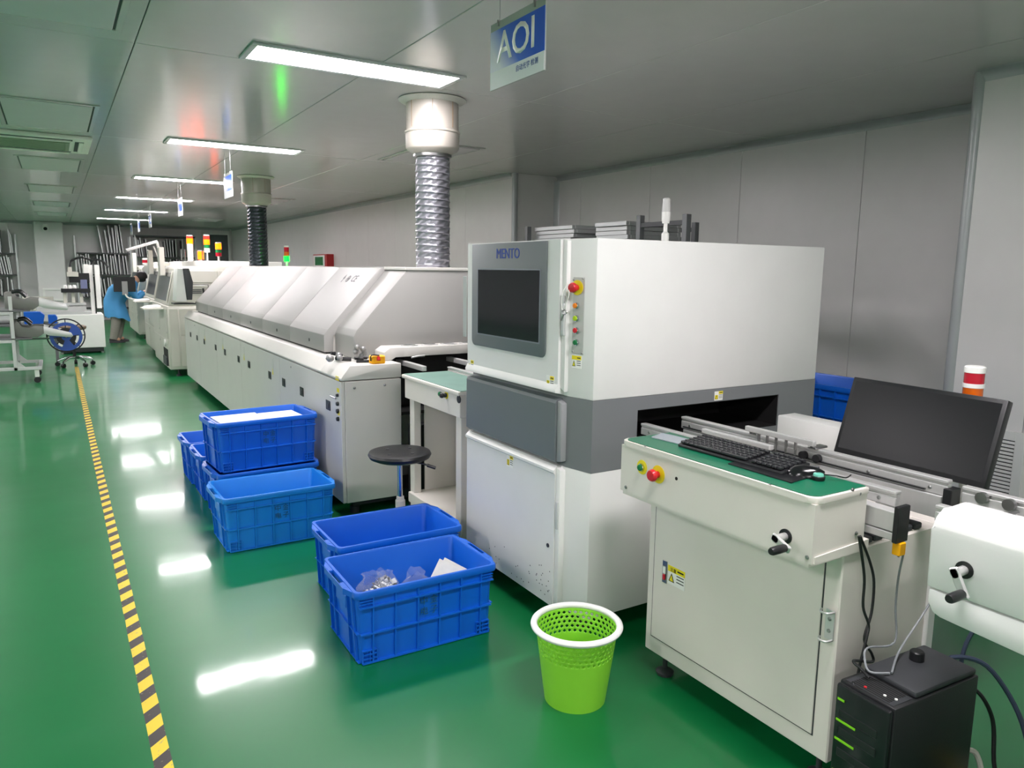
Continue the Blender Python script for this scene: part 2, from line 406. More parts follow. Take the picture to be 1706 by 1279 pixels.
# ------------------------------------------------------------------ cassette air conditioner
t = thing('air_conditioner', 'pale cassette air conditioner set in the ceiling at the left edge', 'air conditioner', (-.15, 8.1, HC))
x0, x1, y0, y1 = -.62, .36, 7.64, 8.6
MB().box(x0, x1, y0, y1, HC-.035, HC, .012, 2).build('casing', M_acwhite, t)
b = MB()
for i in range(9): b.box(x0+.2, x1-.2, 7.86+.06*i, 7.895+.06*i, HC-.046, HC-.034, .003)
b.box(x0+.17, x0+.2, 7.84, 8.4, HC-.046, HC-.034); b.box(x1-.2, x1-.17, 7.84, 8.4, HC-.046, HC-.034)
b.build('grille', M_acslot, t, 0)
for q in ((x0+.15, x1-.15, 7.7, 7.77), (x0+.15, x1-.15, 8.47, 8.54), (x0+.06, x0+.13, 7.8, 8.44), (x1-.13, x1-.06, 7.8, 8.44)):
    MB().box(*q, HC-.037, HC-.03).build('air_slot', M_gasket, t, 0)
    xm = q[1]-q[0] > q[3]-q[2]
    (MB().box(q[0]+.01, q[1]-.01, q[2]+.03, q[3], HC-.05, HC-.036, .003) if xm else MB().box(q[0]+.03, q[1], q[2]+.01, q[3]-.01, HC-.05, HC-.036, .003)).build('louver', M_acwhite, t, 0)
# ------------------------------------------------------------------ hanging signs
M_signblue = mat('sign_blue', (36, 76, 172), .25, coat=.4)
def sign_print():
    m = bpy.data.materials.new('sign_gradient'); m.use_nodes = True; nt = m.node_tree; b = nt.nodes['Principled BSDF']
    tc = nt.nodes.new('ShaderNodeTexCoord'); sp = nt.nodes.new('ShaderNodeSeparateXYZ'); nt.links.new(tc.outputs['Object'], sp.inputs[0])
    # printed fade: pale at the lower left corner, deep blue elsewhere
    a = nt.nodes.new('ShaderNodeMath'); a.operation = 'MULTIPLY_ADD'; a.inputs[1].default_value = -1.1; a.inputs[2].default_value = 0.03
    nt.links.new(sp.outputs['Y'], a.inputs[0])
    c = nt.nodes.new('ShaderNodeMath'); c.operation = 'ADD'; nt.links.new(a.outputs[0], c.inputs[0]); nt.links.new(sp.outputs['Z'], c.inputs[1])
    mr = nt.nodes.new('ShaderNodeMapRange'); mr.inputs[1].default_value = -.26; mr.inputs[2].default_value = .0; nt.links.new(c.outputs[0], mr.inputs[0])
    cr = nt.nodes.new('ShaderNodeValToRGB'); cr.color_ramp.elements[0].color = (*lin((236, 234, 248)), 1); cr.color_ramp.elements[1].color = (*lin((44, 92, 212)), 1)
    cr.color_ramp.elements.new(.55).color = (*lin((80, 118, 222)), 1)
    nt.links.new(mr.outputs[0], cr.inputs[0]); nt.links.new(cr.outputs[0], b.inputs['Base Color']); b.inputs['Roughness'].default_value = .2
    return m
M_signgrad = sign_print()
M_signwhite = mat('sign_white', (240, 240, 244), .2)
M_signclear = mat('sign_clear', (168, 172, 168), .15)
def hanging_sign(x, ya, yb, za, zb, label, word=None):
    yc = (ya+yb)/2
    t = thing('hanging_sign', label, 'sign', (x, yc, zb), 'signs hung over the production line')
    MB().box(x, x+.006, ya, yb, za, zb, .001).build('plate', M_signclear, t, 0)
    zt, zl = zb-(zb-za)*.12, za+(zb-za)*.27
    MB().box(x-.0012, x, ya+.001, yb-.001, zl, zt).build('blue_print', M_signgrad, t, 0)
    MB().box(x-.0012, x, ya+.001, yb-.001, za+.001, zl).build('white_strip', M_signwhite, t, 0)
    for y in (ya+(yb-ya)*.17, yb-(yb-ya)*.17):
        MB().cyl((x+.003, y, zb-.02), (x+.003, y, HC), .0016, n=6).build('hanging_wire', M_steel, t, 0)
        MB().cbox((x-.001, y, zb-.008), .012, .006, .022).build('clip', M_steel, t, 0)
    if word:
        text(word, 'lettering', M_whiteprint, t, (x-.0016, yc, (zt+zl)/2), *FRONT, (zt-zl)*1.02, sx=1.02, bold=.012)
        text('自动光学 检测', 'small_lettering', M_blue_logo, t, (x-.0016, yc-(yb-ya)*.2, za+(zb-za)*.17), *FRONT, .024)
    return t
hanging_sign(1.5, 2.27, 2.65, 2.188, 2.43, 'blue and white hanging sign with large white letters AOI', 'AOI')
for y, l in ((7.82, 'pale hanging sign in front of the third ceiling light'), (11.1, 'pale hanging sign second in the far row, below the fourth light'),
             (14.85, 'small far hanging sign third in the row'), (16.85, 'tiny far hanging sign fourth in the row'), (18.6, 'tiniest hanging sign, farthest in the row')):
    hanging_sign(1.5, y-.2, y+.2, 2.165, 2.40, l)
# ------------------------------------------------------------------ exhaust ducts
def foil_mat(name, rgb, rough):
    m = bpy.data.materials.new(name); m.use_nodes = True; nt = m.node_tree; b = nt.nodes['Principled BSDF']; L = nt.links
    b.inputs['Base Color'].default_value = (*lin(rgb), 1); b.inputs['Metallic'].default_value = .75; b.inputs['Roughness'].default_value = rough
    return m
M_foil = foil_mat('foil_hose', (150, 150, 158), .3); M_foild = foil_mat('dark_foil_hose', (62, 66, 74), .32)
def duct(x, y, z_hood, label, hose_m, r=.115, group='exhaust ducts over the reflow oven'):
    t = thing('exhaust_duct', label, 'duct', (x, y, z_hood), group)
    b = MB(); b.lathe([(.165, HC-.03), (.2, HC-.022), (.225, HC-.006), (.215, HC)], (x, y, 0), n=40); b.build('flange', M_foam, t)
    b = MB(); b.lathe([(.172, HC), (.172, 2.375)], (x, y, 0), n=40); p = b.build('pipe', M_pvc, t)
    for a in (-2.0, -1.15, -.2, 3.4):
        b = MB(); q = Vector((x+.173*math.cos(a), y+.173*math.sin(a), 0)); b.cyl(q+Vector((0, 0, HC-.02)), q+Vector((0, 0, 2.41)), .0016, n=5); b.build('rust_streak', M_stain, p)
    b = MB(); b.lathe([(.172, 2.40), (.183, 2.395), (.184, 2.385), (.178, 2.38), (.176, 2.29), (.165, 2.275), (.12, 2.25), (.118, 2.235)], (x, y, 0), n=40); b.build('reducer', M_pvc, t)
    # pleated flexible hose with a wound wire
    n, turns = 48, 17; z0, z1 = z_hood, 2.245; rings = []; b = MB(); K = turns*8
    for k in range(K+1):
        z = z1+(z0-z1)*k/K; ph = k/8*2*math.pi; ring = []
        for i in range(n):
            a = 2*math.pi*i/n
            wire = max(0, math.cos(ph-a))**6*.008
            pleat = .004*math.sin(11*a+ph*.9+.7*math.sin(3*a))*(1-max(0, math.cos(ph-a))**4)
            ring.append(b._v((x+(r-.004+wire+pleat)*math.cos(a), y+(r-.004+wire+pleat)*math.sin(a), z)))
        rings.append(ring)
    b.skin(rings); b.build('flexible_hose', hose_m, t, 60)
    b = MB(); b.lathe([(r+.006, z1-.015), (r+.012, z1-.01), (r+.012, z1+.005), (r+.004, z1+.008)], (x, y, 0), n=36); b.build('hose_clamp', M_steel, t)
    return t
HOODZ = 1.512
duct(2.2, 4.66, HOODZ, 'near white ceiling pipe with silver pleated flexible hose down to oven', M_foil)
duct(2.2, 9.75, HOODZ, 'far white ceiling pipe with dark pleated hose down to oven', M_foild)
# ================================================================== inspection machine
AX, AY0, AY1, AXB = 1.749, 2.264, 3.24, 3.085
ZT, ZB1, ZB0, ZL = 1.624, 1.003, .712, .1
DX = 1.692                                     # outer face of the doors
aoi = thing('inspection_machine', 'white optical inspection machine with grey middle band and built-in screen', 'machine', (2.4, 2.75, 0))
foot = [(AX, AY0), (AXB, AY0), (AXB, AY1), (AX, AY1), (1.722, AY1-.12), (1.722, AY0+.135)]
b = MB().prism(foot, 'z', ZB1, ZT, .004); b.build('upper_housing', M_white, aoi)
b = MB().prism(foot, 'z', ZL, ZB0, .003); b.build('lower_housing', M_white, aoi)
TX0, TX1, TZ0, TZ1 = 1.978, 2.83, .80, .947     # board tunnel
b = MB()
b.prism(foot, 'z', ZB0, TZ0); b.prism(foot, 'z', TZ1, ZB1)
b.prism([(AX, AY0), (TX0, AY0), (TX0, AY1), (AX, AY1), (1.722, AY1-.12), (1.722, AY0+.135)], 'z', TZ0, TZ1)
b.box(TX1, AXB, AY0, AY1, TZ0, TZ1)
b.build('band', M_grey, aoi, 0)
b = MB()
for y in (2.62,): b.box(TX0, TX1, y, y+.25, TZ0, TZ1)
b.box(TX0, TX0+.004, AY0+.004, 2.62, TZ0, TZ1); b.box(TX1-.004, TX1, AY0+.004, 2.62, TZ0, TZ1)
b.box(TX0, TX1, AY0+.004, 2.62, TZ1-.004, TZ1); b.box(TX0, TX1, AY0+.004, 2.62, TZ0, TZ0+.004)
b.build('tunnel_dark_fill', M_void, aoi, 0)  # black lining and end block stand in for shade deep in the tunnel
def yz(px, py, x=DX): p = W(px, py, 'x', x); return p.y, p.z
# upper door
yl, yr = yz(779, 600)[0], yz(929, 640)[0]
b = MB(); b.prism([(yr, 1.035), (yl, 1.035), (yl, ZT-.002), (yr, ZT-.002)], 'x', DX, 1.722)
b.prism([(yr-.028, 1.02), (yr, 1.035), (yr, ZT-.002), (yr-.028, ZT-.006)], 'x', DX+.012, 1.724, .004)
b.prism([(DX, 1.05), (DX-.012, 1.03), (DX-.012, 1.016), (1.724, 1.008), (1.724, 1.05)], 'y', yr-.002, yl)
d = b.build('upper_door', M_white, aoi)
bz = [yz(788, 409), yz(913, 400.5), yz(910, 597), yz(788, 573)]
zt, zb, ya, yb = ZT-.006, (bz[2][1]+bz[3][1])/2, (bz[1][0]+bz[2][0])/2, (bz[0][0]+bz[3][0])/2
pts = [(ya, zt), (ya, zb+.03)] + [(ya+.03-.03*math.cos(a), zb+.03-.03*math.sin(a)) for a in (.4, .8, 1.2)] + [(ya+.03, zb), (yb-.03, zb)] + [(yb-.03+.03*math.sin(a), zb+.03-.03*math.cos(a)) for a in (.4, .8, 1.2)] + [(yb, zb+.03), (yb, zt)]
sc = [yz(798.5, 450), yz(900.5, 449.5), yz(900.5, 568.5), yz(799, 556)]
sy0, sy1, sz0, sz1 = (sc[1][0]+sc[2][0])/2, (sc[0][0]+sc[3][0])/2, (sc[2][1]+sc[3][1])/2, (sc[0][1]+sc[1][1])/2
b = MB(); b.prism(pts, 'x', DX-.006, DX, .0015); bez = b.build('bezel', M_grey2, d)
b = MB(); b.box(DX-.0075, DX-.006, sy0-.006, sy1+.006, sz0-.006, sz1+.006); b.build('screen_frame', mat('screen_frame', (126, 130, 140), .4), d, 0)
b = MB(); b.box(DX-.0082, DX-.007, sy0, sy1, sz0, sz1); b.build('screen', M_screen, d, 0)
ly, lz = yz(846, 423, DX-.006)
text('MENTO', 'lettering', M_blue_logo, d, (DX-.0062, ly, lz), *FRONT, .062, ext=.001, sx=.92, heavy=.018)
b = MB(); b.box(DX-.003, DX, *sorted((yz(769, 560, DX)[0]-.02, yz(777, 460, DX)[0]-.005)), *sorted((yz(772, 560)[1], yz(772, 460)[1])), .001); b.build('hinge_strip', mat('strip', (190, 194, 194), .35, metal=.4), d, 0)
hy, hz0 = yz(938, 560, DX); hz1 = yz(938, 492, DX)[1]
b = MB(); b.box(DX+.002, DX+.013, yr-.026, yr-.008, hz0, hz1, .005, 2); b.build('handle_recess', mat('recess', (196, 198, 198), .5), d)
warning_label(aoi, (DX-.0002, *yz(785, 608)), FRONT, .055, .05)
warning_label(aoi, (DX-.0002, *yz(917, 636)), FRONT, .055, .05)
# middle flap
b = MB()
b.prism([(DX+.002, .985), (DX-.004, .972), (DX-.004, .735), (DX+.01, .722), (1.724, .722), (1.724, .992)], 'y', yr+.006, yl+.002)
fl = b.build('middle_flap', M_grey2, aoi, 0)
b = MB(); b.prism([(yr-.026, .735), (yr+.006, .73), (yr+.006, .985), (yr-.026, .975)], 'x', DX+.004, 1.724, .005); b.build('flap_edge', mat('flap_edge', (150, 152, 154), .4), fl)
b = MB(); b.box(DX-.001, DX+.006, yl-.012, yl+.004, .73, .988, .003); b.build('flap_edge', mat('flap_edge', (150, 152, 154), .4), fl)
# lower door
b = MB(); b.prism([(DX+.012, .712), (DX-.008, .694), (DX-.008, .684), (DX, .676), (DX, ZL+.004), (1.724, ZL+.004), (1.724, .712)], 'y', yr+.004, yl+.004)
b.prism([(yr-.026, ZL+.004), (yr+.004, ZL+.004), (yr+.004, .708), (yr-.026, .700)], 'x', DX+.004, 1.724, .004)
ld = b.build('lower_door', M_white, aoi)
b = MB(); hy0, hz0 = yz(932, 885, DX); hz1 = yz(932, 838, DX)[1]; b.box(DX-.0015, DX+.008, yr-.02, yr-.003, hz0, hz1, .004, 2); b.build('handle_recess', mat('recess', (196, 198, 198), .5), ld)
b = MB(); b.T = frameT((DX, *yz(913, 908)), *FRONT); b.lathe([(.009, 0), (.009, .003), (.004, .004)], n=14); b.build('lock', M_dark, ld)
warning_label(aoi, (DX-.0002, *yz(850, 768)), FRONT, .055, .055)
b = MB(); random.seed(3)
for i in range(46):
    py = random.uniform(940, 990); px = random.uniform(860, 917) if random.random() < .75 else random.uniform(800, 860); py = py if px > 850 else random.uniform(905, 940)
    y, z = yz(px, py)
    if z > .12 and yr+.02 < y < yl-.02: b.box(DX-.0006, DX, y-.0022, y+.0022, z-.0022, z+.0022)
b.build('scuff_dots', M_dark, ld, 0)
# slanted button column
q0, q1 = Vector((1.722, AY0+.135, 0)), Vector((AX, AY0, 0)); dirn = (q1-q0).normalized()
BF = (dirn, (0, 0, 1)); NB = dirn.cross(Vector((0, 0, 1)))
def onb(px, py, off=0):       # point on the slanted face
    d = _fw + _r*((px-IW/2)/F) - _u*((py-IH/2)/F); t = (q0-CAM).dot(NB)/d.dot(NB)
    return CAM + d*t + NB*off
pc, pb = onb(964, 464), onb(963, 588)
b = MB(); b.T = frameT((onb(964, 526)), *BF); hh = (onb(963, 462)-onb(963, 590)).z
b.box(-.03, .03, -hh/2, hh/2, 0, .003, .001); pl = b.build('button_plate', mat('plate', (196, 196, 194), .35, metal=.5), aoi, 0)
for px, py in ((957, 466), (972, 464), (955, 585), (970, 588)): screw(aoi, onb(px, py, .003), BF, .004)
mushroom(aoi, onb(963, 479, .003), BF, True, .02)
for (py, m) in ((509, M_orange_btn), (530, M_ygreen_btn), (550, M_red_btn), (570, M_green_btn)): pushbutton(aoi, onb(962, py, .003), BF, m, .010)
warning_label(aoi, onb(961, 603, .0005), BF, .05, .05, True)
# key hanging from the emergency stop
key = thing('hanging_key', 'metal key on white string hung from the red stop button', 'key', onb(948, 500, .05))
b = MB(); b.tube([onb(957, 473, .03), onb(961, 490, .045), onb(957, 505, .045), onb(950, 516, .043), onb(949, 503, .046), onb(950, 485, .04), onb(957, 473, .035)], .0016, 6, 4); b.build('string', M_whiteprint, key)
b = MB(); c = onb(953, 519, .043); b.tube([c+dirn*(.011*math.cos(a))+Vector((0, 0, .008*math.sin(a))) for a in [2*math.pi*i/14 for i in range(15)]], .003, 6); b.tube([c+Vector((0, 0, -.008))-dirn*.004, c+Vector((0, 0, -.034))-dirn*.016], .004, 6); b.build('key_blade', M_steel, key)
b = MB()
for (x, y) in ((1.82, 2.36), (1.82, 3.14), (2.98, 2.36), (2.98, 3.14)): pass
for (x, y) in ((1.84, 2.4), (1.84, 3.1), (2.98, 2.4), (2.98, 3.1)):
    MB().lathe([(.04, 0), (.042, .01), (.02, .02), (.014, .03), (.014, ZL)], (x, y, 0), n=16).build('levelling_foot', M_dark, aoi)
warning_label(aoi, (W(1197, 659, 'y', AY0)), SIDE, .05, .04)
MB().box(1.86, 2.96, 2.42, 3.08, .06, ZL).build('underframe', M_dark, aoi, 0)
# beacon on the roof
bp = W(1108, 398, 'y', 2.62); bx, by = bp.x, 2.62
t = thing('beacon_lamp', 'clear white beacon lamp on a short post on the machine roof', 'beacon', (bx, by, ZT))
def zof(py, y=by): return W(1108, py, 'y', y).z
MB().lathe([(.017, ZT), (.017, zof(389)), (.009, zof(386)), (.009, zof(371))], (bx, by, 0), n=16).build('post', M_whiteprint, t)
MB().lathe([(.016, zof(372)), (.019, zof(366)), (.020, zof(354)), (.0195, zof(353))], (bx, by, 0), n=24).build('base', M_tcap, t)
MB().lathe([(.019, zof(353)), (.0185, zof(345)), (.0165, zof(331)), (.012, zof(329.5))], (bx, by, 0), n=24).build('lens', mat('clear_lens', (222, 222, 220), .15, alpha=.8), t)
# ================================================================== conveyor workstation
CX, CY0, CY1 = 1.823, 1.205, 1.995
ws = thing('conveyor_workstation', 'white conveyor workstation with green mat top standing before the inspection machine', 'workstation', (2.2, 1.6, 0))
CB = 2.30; CZ = .735
b = MB().box(CX, CB, CY0, CY1, .09, CZ, .004); b.build('cabinet', M_desk, ws)
MB().box(CB-.035, CB+.005, CY0-.012, CY0+.02, .09, CZ-.002, .003).build('corner_post', M_white, ws, 0)
MB().box(CB+.001, 2.74, CY0, CY1, CZ-.03, CZ, .003).build('rear_deck', M_desk, ws, 0)
MB().box(2.68, 2.72, CY1-.04, CY1, .0, CZ-.03, .003).build('rear_leg', M_desk, ws, 0)
# door with visible gap
def dz(px, py): return yz(px, py, CX)
y0d, y1d, z0d, z1d = CY0+.055, CY1-.035, .155, .715
MB().box(CX-.0012, CX+.002, y0d-.004, y1d+.004, z0d-.004, z1d).build('door_gap', M_dark, ws, 0)
MB().box(CX-.004, CX+.002, y0d, y1d, z0d, z1d, .0015).build('door', M_desk, ws, 0)
# padlock ring bracket
y, z = yz(1383, 1040, CX-.004)
b = MB(); b.cbox((CX-.006, y, z), .004, .028, .09, .001); br = b.build('hasp_plate', M_alu, ws, 0)
for s in (-1, 1):
    b = MB(); zz = z+s*.042; b.tube([(CX-.008, y-.012, zz), (CX-.03, y-.008, zz), (CX-.034, y+.012, zz), (CX-.016, y+.022, zz)], .0035, 6, 4); b.build('hasp_ring', M_alu, br)
    screw(br, (CX-.008, y, z+s*.018), FRONT, .006)
# rocker switch and label
y, z = yz(1108, 952, CX-.004)
b = MB(); b.box(CX-.007, CX-.004, y-.012, y+.012, z-.042, z+.042, .001); sw = b.build('rocker_switch', M_steel, ws, 0)
b = MB(); b.box(CX-.011, CX-.007, y-.007, y+.007, z-.030, z-.008, .002); b.build('rocker', M_red_btn, sw, 0)
b = MB(); b.box(CX-.010, CX-.007, y-.007, y+.007, z-.006, z+.022, .002); b.build('rocker', M_whiteprint, sw, 0)
warning_label(ws, (CX-.0042, *yz(1127, 962, CX-.004)), FRONT, .085, .07, True)
text('注意', 'label_lettering', M_blackprint, ws, (CX-.0062, yz(1124, 948, CX)[0], yz(1124, 950, CX)[1]), *FRONT, .016)
for (x, y) in ((1.87, 1.93), (1.87, 1.26), (2.25, 1.93), (2.25, 1.26)):
    MB().lathe([(.032, 0), (.034, .012), (.018, .022), (.009, .026), (.009, .09)], (x, y, 0), n=16).build('levelling_foot', M_dark, ws)
# control head
HX, HZ0, HZ1, HB = 1.68, .729, .895, 1.905
HY0, HY1 = 1.203, 2.0
def rr(x0, x1, y0, y1, r, corners=(1, 1, 0, 0)):
    P = []
    for (cx, cy, sx, sy, on_, a0) in ((x0, y0, 1, 1, corners[0], math.pi), (x1, y0, -1, 1, corners[2], 1.5*math.pi), (x1, y1, -1, -1, corners[3], 0), (x0, y1, 1, -1, corners[1], .5*math.pi)):
        if on_: P += [(cx+sx*r+r*math.cos(a0+math.pi/2*k/6), cy+sy*r+r*math.sin(a0+math.pi/2*k/6)) for k in range(7)]
        else: P.append((cx, cy))
    return P
MB().box(HX, HB, HY0, HY1, HZ0, HZ1).build('control_head', M_desk, ws, 0)
MB().prism(rr(HX-.006, HB, HY0-.004, HY1+.004, .035), 'z', HZ1, HZ1+.018, .002).build('tray_rim', M_desk, ws)
MB().prism(rr(HX+.004, HB-.002, HY0+.006, HY1-.006, .032), 'z', HZ1+.018, HZ1+.0205).build('green_mat', M_mat, ws, 0)
MB().box(HX+.004, CX, HY0+.01, HY1-.01, HZ0-.012, HZ0).build('head_floor', M_desk, ws, 0)
# sloping side bracket below the head
b = MB(); b.prism([(HX+.01, HZ0), (HB+.02, HZ0+.0), (HB+.02, HZ0+.03), (HX+.01, HZ0+.02)], 'y', HY0-.004, HY0+.02); b.build('bracket', M_desk, ws, 0)
TOP = HZ1+.0205
for px, py in ((1076, 744), (1283, 809), (1043, 811), (1345, 928)): screw(ws, (HX-.0005, *yz(px, py, HX)), FRONT, .006)
b = MB(); b.T = frameT((HX, *yz(1127, 797, HX)), *FRONT); b.lathe([(.006, 0), (.006, .001)], n=12); b.build('key_hole', M_void, ws)
pushbutton(ws, (HX, *yz(1070, 778, HX)), FRONT, M_green_btn, .011, .025)
mushroom(ws, (HX, *yz(1097, 790, HX)), FRONT, True, .021)
for px, py in ((1420, 815), (1432, 822), (1426, 888)):
    p = W(px, py, 'y', HY0-.0005)
    if p.x < HB-.008: screw(ws, p, SIDE, .006)
def crank(parent, o, arm, mlen=.055):
    o = Vector(o)
    b = MB(); b.T = frameT(o, *FRONT); b.lathe([(.021, 0), (.021, .003)], n=20); c = b.build('crank_seat', M_black, parent)
    b = MB(); b.cyl(o, o+Vector((-.045, 0, 0)), .011, n=14); b.build('crank_shaft', M_alu, c)
    e = o+Vector((-.04, arm[0], arm[1])); m = o+Vector((-.04, 0, 0))
    b = MB(); dd = (e-m).normalized(); b.T = Matrix.Translation(m) @ Matrix(((0, 1, 0, 0), (dd.y, 0, -dd.z, 0), (dd.z, 0, dd.y, 0), (0, 0, 0, 1)))
    L_ = (e-m).length; b.box(-.014, L_+.014, -.005, .005, -.011, .011, .003); b.build('crank_arm', M_alu, c)
    b = MB(); b.lathe([(.008, 0), (.011, .006), (.012, .03), (.0115, mlen), (.009, mlen+.006)], e, (-1, 0, 0), n=16); b.build('crank_grip', M_black, c)
crank(ws, (HX, *yz(1309, 893, HX)), (-.034, -.014))
# aluminium rails
def rail(parent, x, y0, y1, zt, h=.05, w=.028, name='rail'):
    b = MB(); b.box(x-w/2, x+w/2, y0, y1, zt-.010, zt, .002); b.box(x-w/2+.006, x+w/2-.004, y0, y1, zt-.018, zt-.010)
    b.box(x-w/2+.002, x+w/2-.002, y0, y1, zt-h, zt-.018, .002); r = b.build(name, M_alu, parent, 0)
    n = max(2, int((y1-y0)/.16))
    for i in range(n): screw(r, (x-w/2+.002, y0+.05+i*(y1-y0-.1)/(n-1), zt-h+.016), FRONT, .006)
    return r
rail(ws, 1.985, 1.16, 2.235, .900, .045)
b = MB(); b.box(1.925, 1.965, 1.13, 1.99, .80, .856, .002); b.box(1.925, 1.965, 1.13, 1.99, .775, .797, .002); b.build('side_profile', M_alu, ws, 0)
b = MB(); b.box(1.918, 1.972, 1.115, 1.13, .772, .875, .002); b.build('end_plate', M_black, ws, 0)
rail(ws, 2.17, 1.12, 2.2, .917, .048)
b = MB(); b.box(2.15, 2.19, 1.13, 2.18, .80, .868, .002); b.build('rear_profile', M_alu, ws, 0)
b = MB(); b.box(2.145, 2.195, 1.1, 1.125, .79, .895, .002); b.build('end_plate', M_black, ws, 0)
for (x, y) in ((1.945, 1.3), (1.945, 1.88), (2.17, 1.3), (2.17, 1.88)):
    MB().box(x-.02, x+.02, y-.03, y+.03, CZ, .80, .002).build('rail_post', M_alu, ws, 0)
# belts, cross bar and back cover
MB().box(2.0, 2.008, 1.18, 2.2, .868, .872).build('belt', M_black, ws, 0)
MB().box(2.148, 2.156, 1.18, 2.18, .876, .880).build('belt', M_black, ws, 0)
p = W(1292, 690, 'x', 2.62); p2 = W(1398, 712, 'x', 2.62)
MB().box(2.62, 2.73, p2.y-.2, min(p.y, CY1+.1), CZ, p.z, .006, 2).build('rear_cover', M_white, ws)
# pin fixture: bar with five spring pins over the rails
fx = 2.13
ya, yb = W(1244, 706, 'x', fx), W(1358, 737, 'x', fx)
b = MB(); b.box(fx-.009, fx+.009, yb.y, ya.y, yb.z-.014, yb.z+.004, .002); fb = b.build('pin_bar', M_alu, ws, 0)
for px in (1265, 1279, 1294, 1311, 1327):
    y = W(px, 720, 'x', fx).y
    b = MB(); b.lathe([(.0055, yb.z-.012), (.0055, yb.z-.04), (.004, yb.z-.042), (.004, .885)], (fx, y, 0), n=10); b.build('spring_pin', M_steel, fb)
for s in (ya.y-.02, yb.y+.02):
    MB().cyl((fx+.0, s, yb.z-.014), (fx+.03, s, .918), .006, n=10).build('bar_stand', M_steel, fb)
    MB().box(fx+.01, fx+.075, s-.016, s+.016, .917, .925, .002).build('bar_clamp', M_steel, fb, 0)
gx = 2.015
ga, gb = W(1172, 717, 'x', gx), W(1286, 744, 'x', gx)
b = MB(); b.box(gx-.011, gx+.011, gb.y, ga.y, gb.z-.012, gb.z+.004, .002); gbar = b.build('front_bar', M_alu, ws, 0)
for s in (ga.y-.03, gb.y+.03): MB().cyl((gx, s, gb.z-.012), (gx, s, .89), .005, n=10).build('bar_stand', M_steel, gbar)
for y in (1.60, 1.545):
    b = MB(); b.cyl((2.155, y, .888), (2.138, y, .888), .014, n=16); b.build('roller', M_black, ws)
for k, (x, y) in enumerate(((1.945, 1.122), (2.17, 1.11))):
    MB().box(x-.014, x+.014, y-.012, y+.012, .735, .772, .002).build('sensor_plug', M_orange, ws, 0)
random.seed(5)
for i in range(6): MB().box(1.93+.05*i, 1.97+.05*i, 1.215, 1.27, CZ, CZ+.018, .003).build('cable_clamp', M_dark, ws, 0)
# keyboard
KZ = TOP+.0006
def onz(px, py, z=KZ): return W(px, py, 'z', z)
k0, k1, k2 = onz(1137, 745, KZ+.012), onz(1310, 795, KZ+.01), onz(1160, 726, KZ+.015)
kd = (k1-k0); kd.z = 0; kl = .43; kd.normalize(); kn = Vector((-kd.y, kd.x, 0)); kn = kn if kn.x > 0 else -kn
kc = onz(1232, 757, KZ+.01)
kb = thing('keyboard', 'black computer keyboard on the green mat beside the rails', 'keyboard', (kc.x, kc.y, KZ))
KT = Matrix(((kd.x, kn.x, 0, kc.x), (kd.y, kn.y, 0, kc.y), (0, 0, 1, KZ), (0, 0, 0, 1)))
b = MB(); b.T = KT; b.prism([(-.062, .0), (.066, .0), (.066, .022), (.05, .024), (-.045, .014), (-.062, .009)], 'x', -.212, .212, .003); b.build('case', M_black, kb)
b = MB(); b.T = KT; random.seed(2)
for r_ in range(6):
    x = -.204
    yk = .05-.019*r_ - (.004 if r_ else 0)
    while x < .2:
        w_ = .0165 if not (r_ == 5 and -.13 < x < -.02) else .1
        if abs(x-.083) > .008 and abs(x-.142) > .004:
            zk = .014+(yk+.045)*.105
            b.box(x, x+w_, yk-.0085, yk+.0075, zk, zk+.008, .002)
        x += w_+.0022
tag(b.build('keys', mat('key_black', (30, 31, 35), .35), kb, 0), kind='stuff')
# mouse, pad, knob, clear plate
mo = onz(1340, 787, KZ+.01)
pad = MB(); pad.T = Matrix.Translation((0, 0, 0))
c4 = [onz(1213, 773), onz(1318, 805), onz(1345, 797), onz(1240, 765)]
t = tag(MB().prism([(p.x, p.y) for p in c4], 'z', KZ, KZ+.003).build('mouse_pad', M_black, None, 0), 'thin black mouse pad half under the keyboard', 'mouse pad')
ms = thing('computer_mouse', 'glossy black computer mouse on the green mat', 'mouse', (mo.x, mo.y, KZ))
b = MB(); MT = Matrix.Translation((mo.x, mo.y, KZ)) @ Matrix.Rotation(math.atan2(kd.y, kd.x)+.5, 4, 'Z'); b.T = MT
rings = []
for i in range(9):
    s = -1+2*i/8; wv = .031*math.sqrt(max(.02, 1-s*s*.93)); hv = .034*math.sqrt(max(.03, 1-(s*.9-.15)**2))*(.95 if s > 0 else 1)
    rings.append([b._v((s*.055, wv*math.cos(a), max(.003, hv*math.sin(a)))) for a in [math.pi*k/10 for k in range(11)]])
b.skin(rings, closed=False); 
b._f([r_[0] for r_ in rings] + [r_[-1] for r_ in rings[::-1]])
b._f(rings[0]); b._f(rings[-1][::-1])
b.build('shell', mat('gloss_black', (18, 18, 21), .18), ms, 60)
b = MB(); b.T = MT; b.box(.02, .04, -.003, .003, .025, .034, .002); b.build('wheel', M_dark, ms)
b = MB(); b.tube([MT @ Vector((.055, 0, .012)), MT @ Vector((.085, -.004, .014)), MT @ Vector((.11, .02, .006)), MT @ Vector((.12, .06, .006))], .002, 6, 4); b.build('cord', M_cable, ms)
p = onz(1363, 799)
t = thing('round_knob', 'small black knob with green glass top on the mat corner', 'knob', (p.x, p.y, KZ))
MB().lathe([(.017, KZ), (.019, KZ+.004), (.019, KZ+.01), (.015, KZ+.012)], (p.x, p.y, 0), n=24).build('base', M_black, t)
MB().lathe([(.015, KZ+.012), (.014, KZ+.018), (.011, KZ+.02)], (p.x, p.y, 0), n=24).build('top', mat('green_glass', (110, 190, 170), .1, spec=.8), t)
